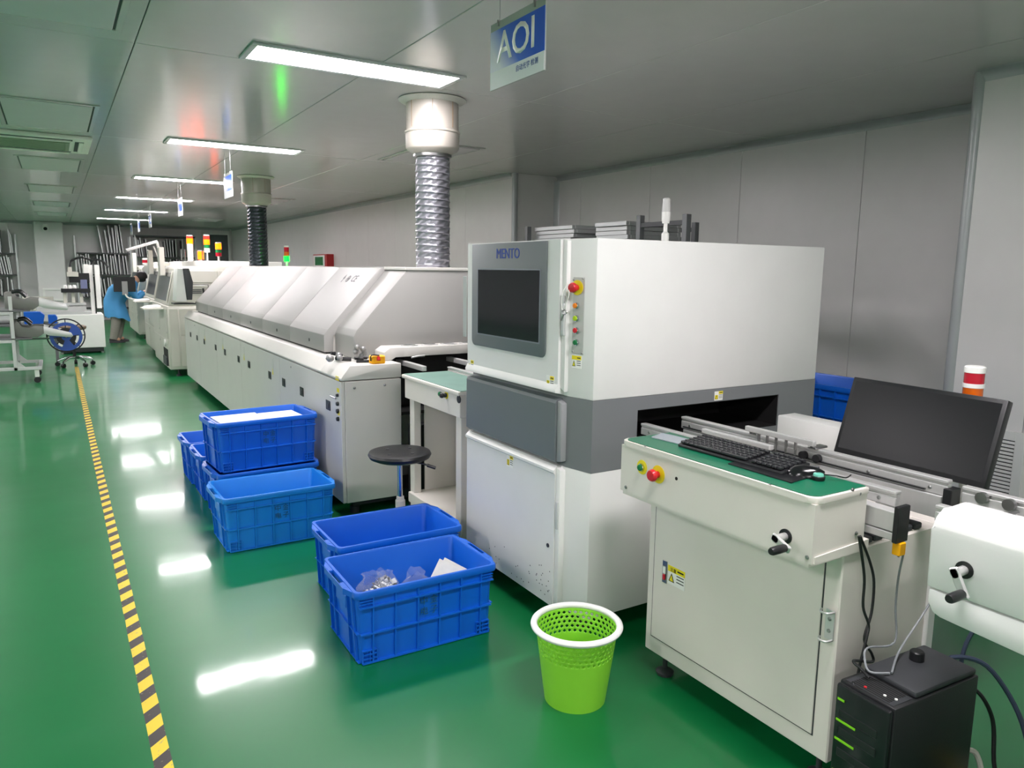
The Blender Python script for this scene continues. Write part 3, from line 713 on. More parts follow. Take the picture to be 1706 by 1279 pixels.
c4 = [onz(1085, 729), onz(1134, 741), onz(1150, 733), onz(1103, 722)]
tag(MB().prism([(p.x, p.y) for p in c4], 'z', KZ, KZ+.003).build('clear_plate', mat('grey_acrylic', (150, 160, 168), .2), None, 0), 'pale grey plastic plate on the green mat left of the keyboard', 'plate')
# monitor
mon = thing('monitor', 'large black flat monitor tilted back behind the conveyor rails', 'monitor', (2.5, 1.43, CZ))
m4 = [W(1420, 629, 'x', 2.545), W(1679, 664, 'x', 2.545), W(1641, 818, 'x', 2.46), W(1391, 750, 'x', 2.46)]
U_ = ((m4[0]-m4[3])+(m4[1]-m4[2])).normalized(); R_ = ((m4[1]-m4[0])+(m4[2]-m4[3])).normalized(); U_ = (U_-R_*U_.dot(R_)).normalized()
mc = (m4[0]+m4[1]+m4[2]+m4[3])/4; mh = ((m4[0]-m4[3]).length+(m4[1]-m4[2]).length)/2; mwd = ((m4[1]-m4[0]).length+(m4[2]-m4[3]).length)/2
b = MB(); b.T = frameT(mc, R_, U_); b.box(-mwd/2, mwd/2, -mh/2, mh/2, -.035, 0, .004, 2); b.box(-mwd/3, mwd/3, -mh/3, mh/3, -.055, -.035, .006); b.build('case', M_black, mon)
b = MB(); b.T = frameT(mc, R_, U_); b.box(-mwd/2+.014, mwd/2-.014, -mh/2+.02, mh/2-.014, 0, .0008); b.build('screen', M_matscreen, mon, 0)
N_ = R_.cross(U_); q = mc - N_*.05 - U_*.06
b = MB(); b.tube([q, q+Vector((.05, 0, -.03)), (q.x+.06, q.y, CZ+.02)], .02, 8); b.build('neck', M_black, mon)
b = MB(); b.box(q.x-.06, q.x+.07, q.y-.09, q.y+.12, CZ+.0006, CZ+.014, .005); b.build('stand_base', M_black, mon)
# stack lamp behind the monitor
tp = W(1622, 640, 'x', 2.66)
t = thing('stack_lamp', 'unlit red and orange stack lamp with white caps behind the monitor', 'stack lamp', (tp.x, tp.y, CZ), 'stack lamps')
def zt_(py): return W(1622, py, 'x', 2.66).z
cc = (tp.x, tp.y, 0)
MB().lathe([(.012, CZ+.0006), (.012, .95), (.031, .96), (.031, zt_(690))], cc, n=20).build('post', M_tcap, t)
MB().lathe([(.031, zt_(690)), (.031, zt_(644))], cc, n=24).build('orange_lens', M_torange, t)
MB().lathe([(.033, zt_(645)), (.033, zt_(638))], cc, n=24).build('collar', M_tcap, t)
MB().lathe([(.031, zt_(638)), (.031, zt_(619))], cc, n=24).build('red_lens', M_tred, t)
MB().lathe([(.033, zt_(620)), (.033, zt_(611)), (.028, zt_(609))], cc, n=24).build('cap', M_tcap, t)
# ================================================================== conveyor module at the right edge
RX = 1.80
ru = thing('conveyor_module', 'white rounded conveyor module with hand crank at the right edge', 'conveyor', (2.0, .5, 0))
RY1, RY0 = .962, .12
prof = [(RX, .736), (RX, .885)] + [(RX+.045-.045*math.cos(a), .885+.045*math.sin(a)) for a in (.3, .6, .9, 1.2)] + [(RX+.045, .93), (1.94, .935), (1.94, .736)]
MB().prism(prof, 'y', RY0, RY1, .008).build('upper_cover', M_white, ru)
lp = [(RY1-.006, .734), (RY1-.006, .70), (RY1-.02, .675), (RY1-.04, .668), (RY0, .62), (RY0, .734)]
MB().prism(lp, 'x', RX+.002, 1.94, .006).build('lower_skirt', M_white, ru)
crank(ru, (RX, *yz(1607, 949, RX)), (-.022, -.042))
MB().box(1.94, 2.62, RY0, .93, .70, .74, .003).build('deck', M_desk, ru, 0)
for (x, y) in ((2.05, .5), (2.55, .5), (2.05, .2), (2.55, .2)):
    MB().box(x-.022, x+.022, y-.022, y+.022, .02, .70, .003).build('leg', M_white, ru, 0)
    MB().lathe([(.03, 0), (.032, .01), (.012, .02)], (x, y, 0), n=14).build('levelling_foot', M_dark, ru)
for s in (.2, .5): MB().box(2.07, 2.53, s-.015, s+.015, .12, .15, .003).build('stretcher', M_white, ru, 0)
rail(ru, 1.985, RY0, 1.05, .895, .045)
rail(ru, 2.17, RY0, 1.08, .912, .048)
MB().box(1.965, 2.005, RY0, 1.04, .74, .85, .002).build('rail_support', M_alu, ru, 0)
MB().box(2.15, 2.19, RY0, 1.06, .74, .87, .002).build('rail_support', M_alu, ru, 0)
for y in (1.02, .95): MB().cyl((2.156, y, .895), (2.14, y, .895), .016, n=16).build('roller', M_steel, ru)
MB().cyl((2.0, .93, .88), (2.15, .93, .88), .006, n=10).build('cross_shaft', M_steel, ru)
# ================================================================== PC tower
pt = thing('pc_tower', 'black desktop computer tower with green light strips on the floor', 'computer', (1.9, 1.05, 0))
pa = math.radians(-3)
PT = Matrix.Translation((1.925, 1.045, 0)) @ Matrix.Rotation(pa, 4, 'Z')
PH, PW, PD = .415, .165, .36
b = MB(); b.T = PT; b.box(-PD/2, PD/2, -PW/2, PW/2, .015, PH, .006, 2); b.build('case', M_black, pt)
b = MB(); b.T = PT; b.box(-PD/2-.018, -PD/2, -PW/2+.004, PW/2-.004, .02, PH-.004, .006, 2); fr_ = b.build('front_bezel', mat('pc_front', (16, 18, 22), .25), pt)
b = MB(); b.T = PT; b.box(-.09, PD/2-.005, -PW/2+.006, PW/2-.006, PH, PH+.018, .006, 2); b.build('top_cover', M_dark, pt)
b = MB(); b.T = PT
for i in range(9): b.box(-.168+.009*i, -.163+.009*i, -.055, .055, PH, PH+.002)
b.build('top_vent', M_void, pt, 0)
b = MB(); b.T = PT; b.box(-.172, -.096, -.07, .07, PH, PH+.0012); b.build('port_panel', M_dark, pt, 0)
for k, (x, y, m) in enumerate(((-.17, .05, M_chrome), (-.16, .02, M_red_btn), (-.15, -.03, M_whiteprint), (-.14, -.055, M_whiteprint))):
    b = MB(); b.T = PT; b.lathe([(.004, PH+.001), (.004, PH+.004)], (x, y, 0), n=8); b.build('port', m, pt)
for z in (.37, .31, .255, .16): 
    b = MB(); b.T = PT; b.box(-PD/2-.020, -PD/2-.016, .012 if z != .37 else .05, PW/2-.012, z-.003, z+.003); b.build('light_strip', M_tiegreen, fr_, 0)
for z in (.33, .28, .22): 
    b = MB(); b.T = PT; b.box(-PD/2-.0195, -PD/2-.017, -.05, PW/2-.02, z-.012, z+.012, .002); b.build('drive_bay', M_black, fr_, 0)
for sx in (-.15, .15):
    for sy in (-.06, .06):
        b = MB(); b.T = PT; b.lathe([(.014, 0), (.016, .015)], (sx, sy, 0), n=10); b.build('rubber_foot', M_dark, pt)
b = MB(); b.T = PT; b.lathe([(.019, PH+.018), (.019, PH+.042), (.016, PH+.045)], (.07, .03, 0), n=20); o = b.build('power_knob', M_black, pt)
# small black power box and cables on the floor
pb = thing('power_strip', 'black power strip with yellow-topped plugs on the floor behind the computer', 'power strip', (2.35, .95, 0))
MB().box(2.2, 2.24, .55, 1.0, 0, .03, .004).build('body', M_black, pb)
for y in (.9, .84, .78):
    MB().box(2.2, 2.235, y-.018, y+.018, .03, .06, .004).build('plug', M_yellow, pb)
cables = [
 ('black cable hanging from the control head beside the cabinet', M_cable, [W(1431, 893, 'y', 1.175), W(1440, 960, 'y', 1.172), W(1438, 1010, 'y', 1.168), W(1447, 1040, 'y', 1.16), W(1444, 1062, 'y', 1.155), W(1430, 1120, 'y', 1.155), W(1422, 1180, 'y', 1.155), W(1412, 1205, 'y', 1.16), W(1420, 1270, 'y', 1.155)], .004),
 ('second black cable looping from the control head to the computer', M_cable, [W(1433, 893, 'y', 1.195), W(1449, 935, 'y', 1.195), W(1456, 970, 'y', 1.19), W(1452, 1020, 'y', 1.185), W(1440, 1065, 'y', 1.18), W(1452, 1088, 'y', 1.182), W(1453, 1102, 'y', 1.174), Vector((1.812, 1.142, .447)), Vector((1.806, 1.112, .437)), Vector((1.80, 1.085, .428))], .004),
 ('thin grey sensor cable falling from the orange plug to the computer top', M_cable_g, [Vector((1.945, 1.122, .728)), W(1506, 915, 'y', 1.12), W(1497, 960, 'y', 1.14), W(1492, 1010, 'y', 1.14), W(1490, 1070, 'y', 1.13), Vector((1.862, 1.135, .475)), Vector((1.83, 1.12, .452)), Vector((1.81, 1.09, .440)), Vector((1.85, 1.06, .440))], .003),
 ('pale cable dropping from the rear rail plug to the computer top', M_cable_g, [Vector((2.17, 1.11, .733)), Vector((2.14, 1.11, .6)), Vector((2.09, 1.115, .53)), Vector((2.0, 1.11, .47)), Vector((1.93, 1.09, .452)), Vector((1.86, 1.06, .438))], .003),
 ('thick blue-grey cable arching behind the computer', M_cable_b, [Vector((2.116, 1.06, .36)), Vector((2.16, 1.06, .40)), Vector((2.24, 1.0, .38)), Vector((2.30, .93, .25)), Vector((2.31, .88, .1)), Vector((2.30, .84, .012)), Vector((2.35, .6, .012))], .007),
 ('black power lead curling from the computer back to the strip', M_cable, [Vector((2.11, 1.02, .33)), Vector((2.17, .99, .33)), Vector((2.22, .96, .24)), Vector((2.22, .94, .1)), Vector((2.22, .90, .066))], .006),
 ('white cable curving on the floor at the lower right corner', M_cable_w, [Vector((2.12, .98, .17)), Vector((2.145, .96, .16)), Vector((2.15, .94, .1)), Vector((2.10, .915, .03)), Vector((2.02, .905, .012)), Vector((1.9, .90, .012)), Vector((1.75, .85, .012))], .008),
 ('dark cable hanging below the right conveyor module', M_cable_b, [Vector((2.2, .93, .70)), Vector((2.21, .99, .6)), Vector((2.22, 1.03, .5)), Vector((2.2, 1.05, .4)), Vector((2.2, 1.05, .2)), Vector((2.25, 1.08, .01)), Vector((2.4, 1.1, .01))], .006),
]
for lab, m, pts, r in cables:
    tag(MB().tube(pts, r, 7, 6).build('cable', m), lab, 'cable', 'loose cables by the computer')
# ================================================================== reflow oven
OX, OY0, OY1 = 1.39, 4.2, 10.42
ov = thing('reflow_oven', 'long white reflow oven with sloping hood and row of black latches', 'oven', (2.2, 7.3, 0))
ZS = .932
XR = 3.0
# base: front panels below, top deck with chamfered front edge; notch at the near right for the exit
MB().prism([(OX+.02, .1), (OX+.02, .84), (XR, .84), (XR, .1)], 'y', OY0+.42, OY1-.02).build('chassis', M_oven, ov, 0)
MB().box(OX+.02, 1.766, OY0+.015, OY0+.42, .1, .84).build('chassis_end', M_oven, ov, 0)
MB().prism([(OX, .846), (OX-.002, .858), (OX+.055, ZS), (XR, ZS), (XR, .846)], 'y', OY0+.4, OY1, .003).build('top_deck', M_oven, ov)
b = MB(); b.prism([(OX, .846), (OX-.002, .858), (OX+.055, ZS), (1.768, ZS), (1.768, .846)], 'y', OY0, OY0+.4, .003); b.build('top_deck_end', M_oven, ov)
# lower front panels, each a real sheet with a joint
edges = [OY0+.005, 5.62, 7.0, 8.2, 9.3, OY1-.01]
for a, c in zip(edges, edges[1:]):
    MB().box(OX, OX+.021, a+.002, c-.002, .1, .838, .002).build('front_panel', M_oven, ov, 0)
MB().box(OX+.022, 1.766, OY0, OY0+.016, .1, .838, .002).build('end_panel', M_oven, ov, 0)
MB().box(OX+.1, XR-.1, OY0+.12, OY1-.12, .04, .1).build('plinth', M_dark, ov, 0)
for x in (1.5, 2.85):
    for y in (4.32 if x < 2 else 4.75, 7.3, 10.25): MB().lathe([(.03, 0), (.03, .04)], (x, y, 0), n=12).build('levelling_foot', M_dark, ov)
lm = None
for y in (4.455, 5.036, 5.51, 5.93, 6.67, 7.10, 7.75, 8.25, 8.95, 9.45, 9.95):
    b = MB(); z = .662
    b.box(OX-.004, OX, y-.042, y+.042, z-.03, z+.03, .003); l = b.build('latch', M_black, ov)
    MB().box(OX-.007, OX-.004, y-.022, y+.022, z-.018, z+.014, .002).build('latch_button', M_dark, l)
for y in (5.83, 6.86, 7.85, 8.9):
    b = MB(); b.mi = 0; b.box(OX-.0012, OX, y-.018, y+.018, .68, .80); b.mi = 1
    b.prism([(y-.018, .68), (y+.018, .68), (y, .735)], 'x', OX-.0018, OX-.0012); b.build('warning_sign', [mat('pale_strip', (206, 206, 200), .5), M_yellow], ov, 0)
for y in (5.3, 9.6): screw(ov, (OX, y, .80), FRONT, .008)
# rotary switches at the near corner
z_ = [yz(563, y, OX)[1] for y in (658, 672, 684, 697)]
for z, r in zip(z_, (.012, .016, .018, .016)):
    b = MB(); b.T = frameT((OX, OY0+.06, z), *FRONT); b.lathe([(r*.8, 0), (r*.8, .006), (r*.7, .014)], n=14); b.build('rotary_switch', M_black, ov)
for zz in (z_[0]+.03, z_[3]+.035, z_[0]+.10): MB().box(OX-.0012, OX, OY0+.04, OY0+.08 if zz < z_[0]+.08 else OY0+.1, zz-.012, zz+.012).build('yellow_label', M_yellow, ov, 0)
b = MB(); b.cyl((OX-.012, OY0+.075, z_[1]+.03), (OX-.016, OY0+.16, z_[1]+.032), .005, n=8); b.build('door_key', M_steel, ov)
screw(ov, (1.47, OY0-.0005, .80), SIDE, .008); screw(ov, (1.66, OY0-.0005, .805), SIDE, .008)
# hood: sloped shell made of lift panels
HY0, HY1 = 4.862, 10.15
hp = [(1.498, .945), (1.498, 1.06), (1.53, 1.098), (1.90, 1.505), (1.935, 1.512)]
def off(dx, dz): return [(x+dx, z+dz) for x, z in hp]
inner = [(1.56, .945), (1.56, 1.05), (1.93, 1.47), (1.935, 1.47)]
cuts = [HY0, 5.72, 6.6, 7.5, 8.4, 9.3, HY1]
for a, c in zip(cuts, cuts[1:]):
    MB().prism(hp + inner[::-1], 'y', a+.0015, c-.0015, .004).build('hood_panel', M_hood, ov)
MB().prism([(1.525, .937), (1.525, 1.045), (1.56, 1.09), (1.92, 1.485), (2.75, 1.49), (2.95, 1.2), (2.95, .937)], 'y', HY0+.012, HY1-.012).build('hood_core', M_oven, ov, 0)
MB().prism([(1.93, 1.492), (1.93, 1.512), (2.72, 1.512), (2.76, 1.492)], 'y', 4.5, HY1, .003).build('hood_roof', M_oven, ov, 0)
MB().prism([(1.578, ZS), (1.578, 1.075), (1.60, 1.115), (1.955, 1.506), (2.72, 1.506), (2.98, 1.2), (2.98, ZS)], 'y', 4.505, HY0+.02, .006).build('hood_end', M_hood, ov)
MB().box(1.515, 2.9, HY0+.01, HY1-.02, ZS, ZS+.012).build('hood_gap', M_void, ov, 0)
for y in (5.2, 6.1, 7.05, 7.95, 8.85): 
    b = MB(); b.T = frameT((1.498, y, 1.0), *FRONT); b.lathe([(.012, 0), (.012, .003)], n=12); b.build('hood_bolt', M_dark, ov)
# printed marks on the slope of the hood
sl = Vector((1.90-1.53, 0, 1.505-1.098)).normalized()
def slope_pt(y, s): return Vector((1.53, y, 1.098)) + sl*s + Vector((-sl.z, 0, sl.x))*.0015
text('CE', 'ce_mark', M_dark, ov, slope_pt(5.17, .44), (0, -1, 0), sl, .085, ext=.0006)
b = MB(); b.T = frameT(slope_pt(5.30, .44), (0, -1, 0), sl)
for i in range(16):
    a0, a1 = 2*math.pi*i/16, 2*math.pi*(i+1)/16
    b.prism([(.03*math.cos(a0), .03*math.sin(a0)), (.03*math.cos(a1), .03*math.sin(a1)), (.024*math.cos(a1), .024*math.sin(a1)), (.024*math.cos(a0), .024*math.sin(a0))], 'z', 0, .0006)
b.box(-.004, .004, -.014, .014, 0, .0006); b.box(-.014, .014, -.003, .003, 0, .0006); b.build('recycling_mark', M_dark, ov, 0)
b = MB(); b.T = frameT(slope_pt(5.40, .44), (0, -1, 0), sl); b.prism([(0, .04), (.018, .005), (0, -.012), (-.018, .005)], 'z', 0, .0006); b.box(-.004, .004, -.035, -.012, 0, .0006); b.build('leaf_mark', M_dark, ov, 0)
# exit housing over the conveyor
EY = 4.34
b = MB(); b.prism([(1.715, ZS+.002), (1.715, .985), (1.755, 1.012), (2.55, 1.012), (2.55, .955), (1.79, .955), (1.765, .94), (1.765, ZS+.002)], 'y', EY, 4.504, .003); b.build('exit_cover', M_oven, ov)
for i in range(4):
    b = MB(); b.lathe([(.055, 1.012), (.055, 1.016), (.04, 1.018), (.04, 1.012)], (1.92+.14*i, 4.42, 0), n=20); b.build('vent_ring', M_alu, ov)
MB().box(1.78, 2.7, 4.46, 4.6, .60, .955).build('exit_opening', M_void, ov, 0)
MB().box(1.77, 2.4, 4.24, 4.46, .60, .62).build('exit_sill', M_void, ov, 0)
MB().box(1.84, 1.87, 4.05, 4.46, .895, .925, .003).build('exit_rail', M_alu, ov, 0)
MB().box(2.2, 2.23, 4.05, 4.46, .895, .925, .003).build('exit_rail', M_alu, ov, 0)
b = MB(); b.T = None; b.tube([(1.88, 4.30, .95), (1.93, 4.30, .957), (1.97, 4.3, .957)], .007, 6); b.build('grab_handle', M_alu, ov)
MB().box(1.70, 1.764, 4.02, 4.19, .03, .50).build('dark_panel', M_void, ov, 0) if False else None
# black board leaning between oven and buffer
tag(MB().box(1.80, 2.15, 4.10, 4.18, 0, .56, .003).build('black_cabinet', M_black), 'black box standing between oven end and buffer conveyor', 'box')
# green-lit stack lamp on the far side of the hood
def stack_lamp(x, y, z0, segs, label, r=.032, pole=.09, pole_r=.012):
    t = thing('stack_lamp', label, 'stack lamp', (x, y, z0), 'stack lamps')
    MB().cyl((x, y, z0+.0006), (x, y, z0+pole), pole_r, n=10).build('pole', M_tcap, t)
    z = z0+pole
    for nm, h, m in segs:
        MB().lathe([(r, z), (r, z+h)], (x, y, 0), n=18).build(nm, m, t); z += h
    MB().lathe([(r, z), (r, z+.012), (r*.7, z+.018)], (x, y, 0), n=18).build('cap', M_tcap, t)
    return t
gl = W(478, 440, 'y', 9.2)
stack_lamp(gl.x, 9.2, HOODZ, [('green_lens', .062, M_on_green), ('orange_lens', .05, M_torange), ('red_lens', .055, M_tred)], 'stack lamp with glowing green section standing on the oven hood', .03, .06)
# things lying on the oven deck
def deck(px, py): return W(px, py, 'z', ZS)
p = deck(625, 604); p.y -= .04
t = thing('tape_dispenser', 'orange adhesive tape dispenser on the oven deck corner', 'tape dispenser', (p.x, p.y, ZS))
b = MB(); b.box(p.x-.045, p.x+.04, p.y-.03, p.y+.03, ZS+.0006, ZS+.05, .006); b.build('body', M_orange, t)
b = MB(); b.cyl((p.x-.005, p.y-.022, ZS+.042), (p.x-.005, p.y-.034, ZS+.022), .012, n=10); b.build('hub', M_red_btn, t)
b = MB(); b.tube([(p.x-.05, p.y-.02, ZS+.02), (p.x-.05, p.y-.03, ZS+.055), (p.x, p.y-.03, ZS+.052)], .004, 6, 3); b.build('strap', M_black, t)
p = deck(556, 603)
t = thing('clamp_tool', 'bunch of silver knob screws with black handle on the oven deck', 'clamp', (p.x, p.y, ZS), 'clamp tools on the oven deck')
random.seed(4)
for i in range(7):
    x, y = p.x+random.uniform(-.05, .05), p.y+random.uniform(-.04, .05); MB().ball((x, y, ZS+.02+random.uniform(0, .02)), .02, 10, 6).build('knob', M_silverbits, t)
b = MB(); b.tube([(p.x+.02, p.y+.02, ZS+.02), (p.x+.06, p.y-.02, ZS+.018), (p.x+.10, p.y-.03, ZS+.016)], .013, 8); b.tube([(p.x+.0, p.y+.05, ZS+.05), (p.x+.07, p.y+.05, ZS+.03)], .010, 8); b.build('handle', M_black, t)
p = deck(602, 602)
t = thing('clamp_tool', 'second clamp with silver knobs and black T-handle by the orange dispenser', 'clamp', (p.x, p.y, ZS), 'clamp tools on the oven deck')
for i in range(5): MB().ball((p.x+random.uniform(-.03, .05), p.y+random.uniform(.0, .06), ZS+.03+.014*i), .019, 10, 6).build('knob', M_silverbits, t)
b = MB(); b.box(p.x-.045, p.x+.04, p.y-.012, p.y+.012, ZS+.012, ZS+.032, .005); b.tube([(p.x-.05, p.y-.05, ZS+.008), (p.x+.03, p.y-.07, ZS+.008)], .008, 8); b.box(p.x-.03, p.x-.005, p.y-.06, p.y, ZS+.004, ZS+.03, .003); b.build('handle', M_black, t)
# ================================================================== buffer conveyor between oven and inspection machine
BX, BY0, BY1, BZ = 1.705, 3.3, 4.03, .872
bc = thing('buffer_conveyor', 'low white buffer conveyor table between oven and inspection machine', 'conveyor', (2.1, 3.65, 0))
MB().box(BX, 2.6, BY0, BY1-.03, .755, BZ-.004, .003).build('apron', M_desk, bc, 0)
MB().box(BX-.008, BX+.3, BY0, BY1, BZ-.004, BZ+.018, .005, 2).build('rim', M_desk, bc)
MB().box(BX+.004, BX+.29, BY0+.004, BY1-.008, BZ+.018, BZ+.021).build('worn_mat', M_matold, bc, 0)
for (x, y) in ((1.74, 3.93), (1.74, 3.34), (2.5, 3.93), (2.5, 3.34)):
    MB().box(x-.022, x+.022, y-.03, y+.03, .0, .755, .003).build('leg', M_desk, bc, 0)
MB().box(1.70, 2.52, 3.32, 3.95, .14, .20, .003).build('lower_shelf', M_desk, bc, 0)
MB().box(2.0, 2.02, 3.36, 3.9, .2, .755).build('back_panel', M_desk, bc, 0)
MB().box(1.80, 2.48, 3.93, 3.94, .2, .755).build('side_panel', M_desk, bc, 0)
rail(bc, 2.02, BY0, 4.05, .915, .045); rail(bc, 2.2, BY0, 4.05, .925, .045)
pushbutton(bc, (BX, *yz(735, 656, BX)), FRONT, M_green_btn, .011)
mushroom(bc, (BX, *yz(744, 658, BX)), FRONT, True, .014, M_black, 'selector_knob')
b = MB(); b.T = frameT((BX, *yz(765, 665, BX)), *FRONT); b.lathe([(.02, 0), (.02, .004)], n=18); b.build('crank_seat', M_black, bc)
# ================================================================== blue crates
def make_crate(material):
    root = thing('crate', 'blue crate', 'crate', (0, 0, 0), 'blue plastic crates')
    def rect(w, d, r, n=3):
        P = []
        for (sx, sy, a0) in ((1, -1, -math.pi/2), (1, 1, 0), (-1, 1, math.pi/2), (-1, -1, math.pi)):
            P += [(sx*(w/2-r)+r*math.cos(a0+math.pi/2*k/n), sy*(d/2-r)+r*math.sin(a0+math.pi/2*k/n)) for k in range(n+1)]
        return P
    b = MB(); H = .30
    prof = [(.545, .345, .0), (.556, .356, .004), (.582, .382, .268), (.582, .382, .27), (.606, .406, .272), (.610, .410, .277), (.610, .410, .294), (.606, .406, .30), (.584, .384, .30), (.576, .376, .292), (.548, .348, .008)]
    rings = [[b._v((x, y, z)) for x, y in rect(w, d, .022)] for w, d, z in prof]
    b.skin(rings)
    def side(z): return .556+(.582-.556)*z/.27, .356+(.382-.356)*z/.27
    # ribs on long sides (facing -y / +y) and on ends
    for sy in (-1, 1):
        for x in (-.232, -.141, -.047, .047, .141, .232):
            for (z0, z1) in ((.004, .27),):
                pts = [(sy*side(z0)[1]/2, z0), (sy*(side(z0)[1]/2+.011), z0), (sy*(side(z1)[1]/2+.011), z1), (sy*side(z1)[1]/2, z1)]
                b.prism(pts, 'x', x-.003, x+.003)
        for z, e in ((.006, .014), (.125, .0125), (.236, .015)):
            w_, d_ = side(z)
            b.box(-w_/2+.003, w_/2-.003, *sorted((sy*(d_/2-.002), sy*(d_/2+e))), z-.003, z+.003)
        for sx in (-1, 1):
            for z in (.022, .040, .056, .25, .262):
                w_, d_ = side(z)
                b.box(*sorted((sx*(w_/2-.006), sx*(w_/2-.062))), *sorted((sy*(d_/2-.002), sy*(d_/2+.011))), z-.0016, z+.0016)
            for xx in (.004, .032, .06):
                b.box(*sorted((sx*(.556/2-xx), sx*(.556/2-xx-.003))), *sorted((sy*(.178-.002), sy*(.178+.011))), .004, .056)
    for sx in (-1, 1):
        for y in (-.15, -.085, .085, .15):
            z0, z1 = .004, .27
            pts = [(sx*side(z0)[0]/2, z0), (sx*(side(z0)[0]/2+.011), z0), (sx*(side(z1)[0]/2+.011), z1), (sx*side(z1)[0]/2, z1)]
            b.prism(pts, 'y', y-.0022, y+.0022)
        for z, e in ((.006, .009), (.125, .010)):
            w_, d_ = side(z)
            b.box(*sorted((sx*(w_/2-.002), sx*(w_/2+e))), -d_/2+.004, d_/2-.004, z-.002, z+.002)
        # label plate and grip flange with a slot
        w_, d_ = side(.20)
        b.box(*sorted((sx*w_/2, sx*(w_/2+.008))), -.06, .06, .185, .235, .002)
        for (ya, yb, xa, xb) in ((-.12, .12, .030, .036), (-.12, -.065, .0, .032), (.065, .12, .0, .032)):
            b.box(*sorted((sx*(.303+xa*.6), sx*(.303+xb*.6))), ya, yb, .270, .298, .002)
        for s2 in (-1, 1): b.prism([(sx*.303, s2*.12), (sx*.3246, s2*.12), (sx*.303, s2*.175)], 'z', .274, .297)
    b.build('shell', material, root, 30)
    # faded four-character print on the long side
    def mark(x, y, s, name):
        o = text(s, name, M_cmark, root, (x, -.378/2-.0035, y), (1, 0, 0), (0, .05, 1), .036, ext=.0004)
    mark(-.02, .205, '中', 'print_mark'); mark(.022, .205, '金', 'print_mark'); mark(-.02, .163, '电', 'print_mark'); mark(.022, .163, '子', 'print_mark')
    return root
cr1 = make_crate(M_crate); cr2 = make_crate(M_crate2)
used = {}
def put_crate(proto, x, y, z, rz, label):
    o = proto if not used.get(proto.name) else copy_tree(proto)
    used[proto.name] = 1
    o.location = (x, y, z); o.rotation_euler = (0, 0, math.radians(rz)); o['label'] = label
    return o
crA = put_crate(cr1, 1.18, 2.735, 0, -.5, 'nearest blue crate, holding plastic bags and white circuit boards')
put_crate(cr1, 1.27, 3.215, 0, 0, 'nearly empty blue crate behind the nearest one, beside the inspection machine')
put_crate(cr2, .965, 4.175, 0, 1.5, 'lighter blue empty crate standing alone in the middle of the aisle side')
put_crate(cr1, 1.022, 4.675, 0, 3.5, 'lower blue crate of the stack of two, under the paper-filled crate')
crT = put_crate(cr1, 1.025, 4.70, .302, 4.5, 'upper blue crate of the stack, filled with white papers')
put_crate(cr1, 1.015, 5.165, 0, 1, 'blue crate on the floor behind the stack, nearer of the two')
put_crate(cr1, 1.0, 5.60, 0, 1, 'rearmost blue crate on the floor beside the oven')
# contents
random.seed(11)
def bag(cx, cy, cz, s, label, seed):
    random.seed(seed)
    t = thing('parts_bag', label, 'plastic bag', (cx, cy, cz-.0), 'plastic bags in the nearest crate')
    b = MB(); rings = []
    n = 14
    for k, (rr_, zz) in enumerate(((.03, 0), (.075, .01), (.09, .04), (.085, .075), (.07, .11), (.045, .14), (.055, .17))):
        rings.append([b._v((cx+s*rr_*math.cos(2*math.pi*i/n)*(1+random.uniform(-.22, .22)), cy+s*.8*rr_*math.sin(2*math.pi*i/n)*(1+random.uniform(-.22, .22)), cz+s*zz*(1+random.uniform(-.1, .1)))) for i in range(n)])
    b.skin(rings, True, False); b.build('film', M_bag, t, 30)
    b = MB()
    for i in range(80):
        a, r_ = random.uniform(0, 6.28), random.uniform(.01, .072)*s
        c = Vector((cx+r_*math.cos(a), cy+.8*r_*math.sin(a), cz+.018+random.uniform(0, .085)*s*(1-r_/(.15*s))))
        b.T = Matrix.Translation(c) @ Matrix.Rotation(random.uniform(0, 3), 4, (random.random(), random.random(), random.random()+.1))
        b.mi = random.randrange(3); b.cbox((0, 0, 0), .034, .02, .008)
    tag(b.build('loose_parts', [M_silverbits, M_whiteprint, M_dark], t, 0), kind='stuff')
bag(1.015, 2.71, .135, .92, 'clear plastic bag of small silver parts at the left of the nearest crate', 3)
bag(1.185, 2.68, .135, .82, 'clear plastic bag of parts in the middle of the nearest crate', 5)
bag(1.11, 2.835, .135, .6, 'clear plastic bag lying flat under the others in the nearest crate', 8)
lb = ['white paper pack under the plastic bags in the nearest crate', 'white circuit board leaning at the right of the bags', 'second white circuit board behind the leaning one', 'white sheet lying flat beside the circuit boards', 'small pale board at the right end of the nearest crate']
for k, (x, y, z, sx, sy, rx, ry, rz) in enumerate(((1.135, 2.735, .072, .38, .28, 0, 0, 0), (1.33, 2.70, .212, .115, .115, .7, -.75, .5), (1.365, 2.725, .205, .11, .11, .7, -.75, .5), (1.385, 2.66, .14, .10, .1, .1, 0, .2), (1.42, 2.80, .13, .06, .05, .3, -.5, 0))):
    b = MB(); b.T = Matrix.Translation((x, y, z)) @ Matrix.Rotation(rz, 4, 'Z') @ Matrix.Rotation(ry, 4, 'Y') @ Matrix.Rotation(rx, 4, 'X')
    b.cbox((0, 0, 0), sx, sy, .004 if k else .12, .001)
    o = tag(b.build('circuit_board' if k in (1, 2, 4) else 'paper_sheet', M_pcb if k in (1, 2, 4) else M_paper, None, 0), lb[k], 'circuit board' if k in (1, 2, 4) else 'paper')
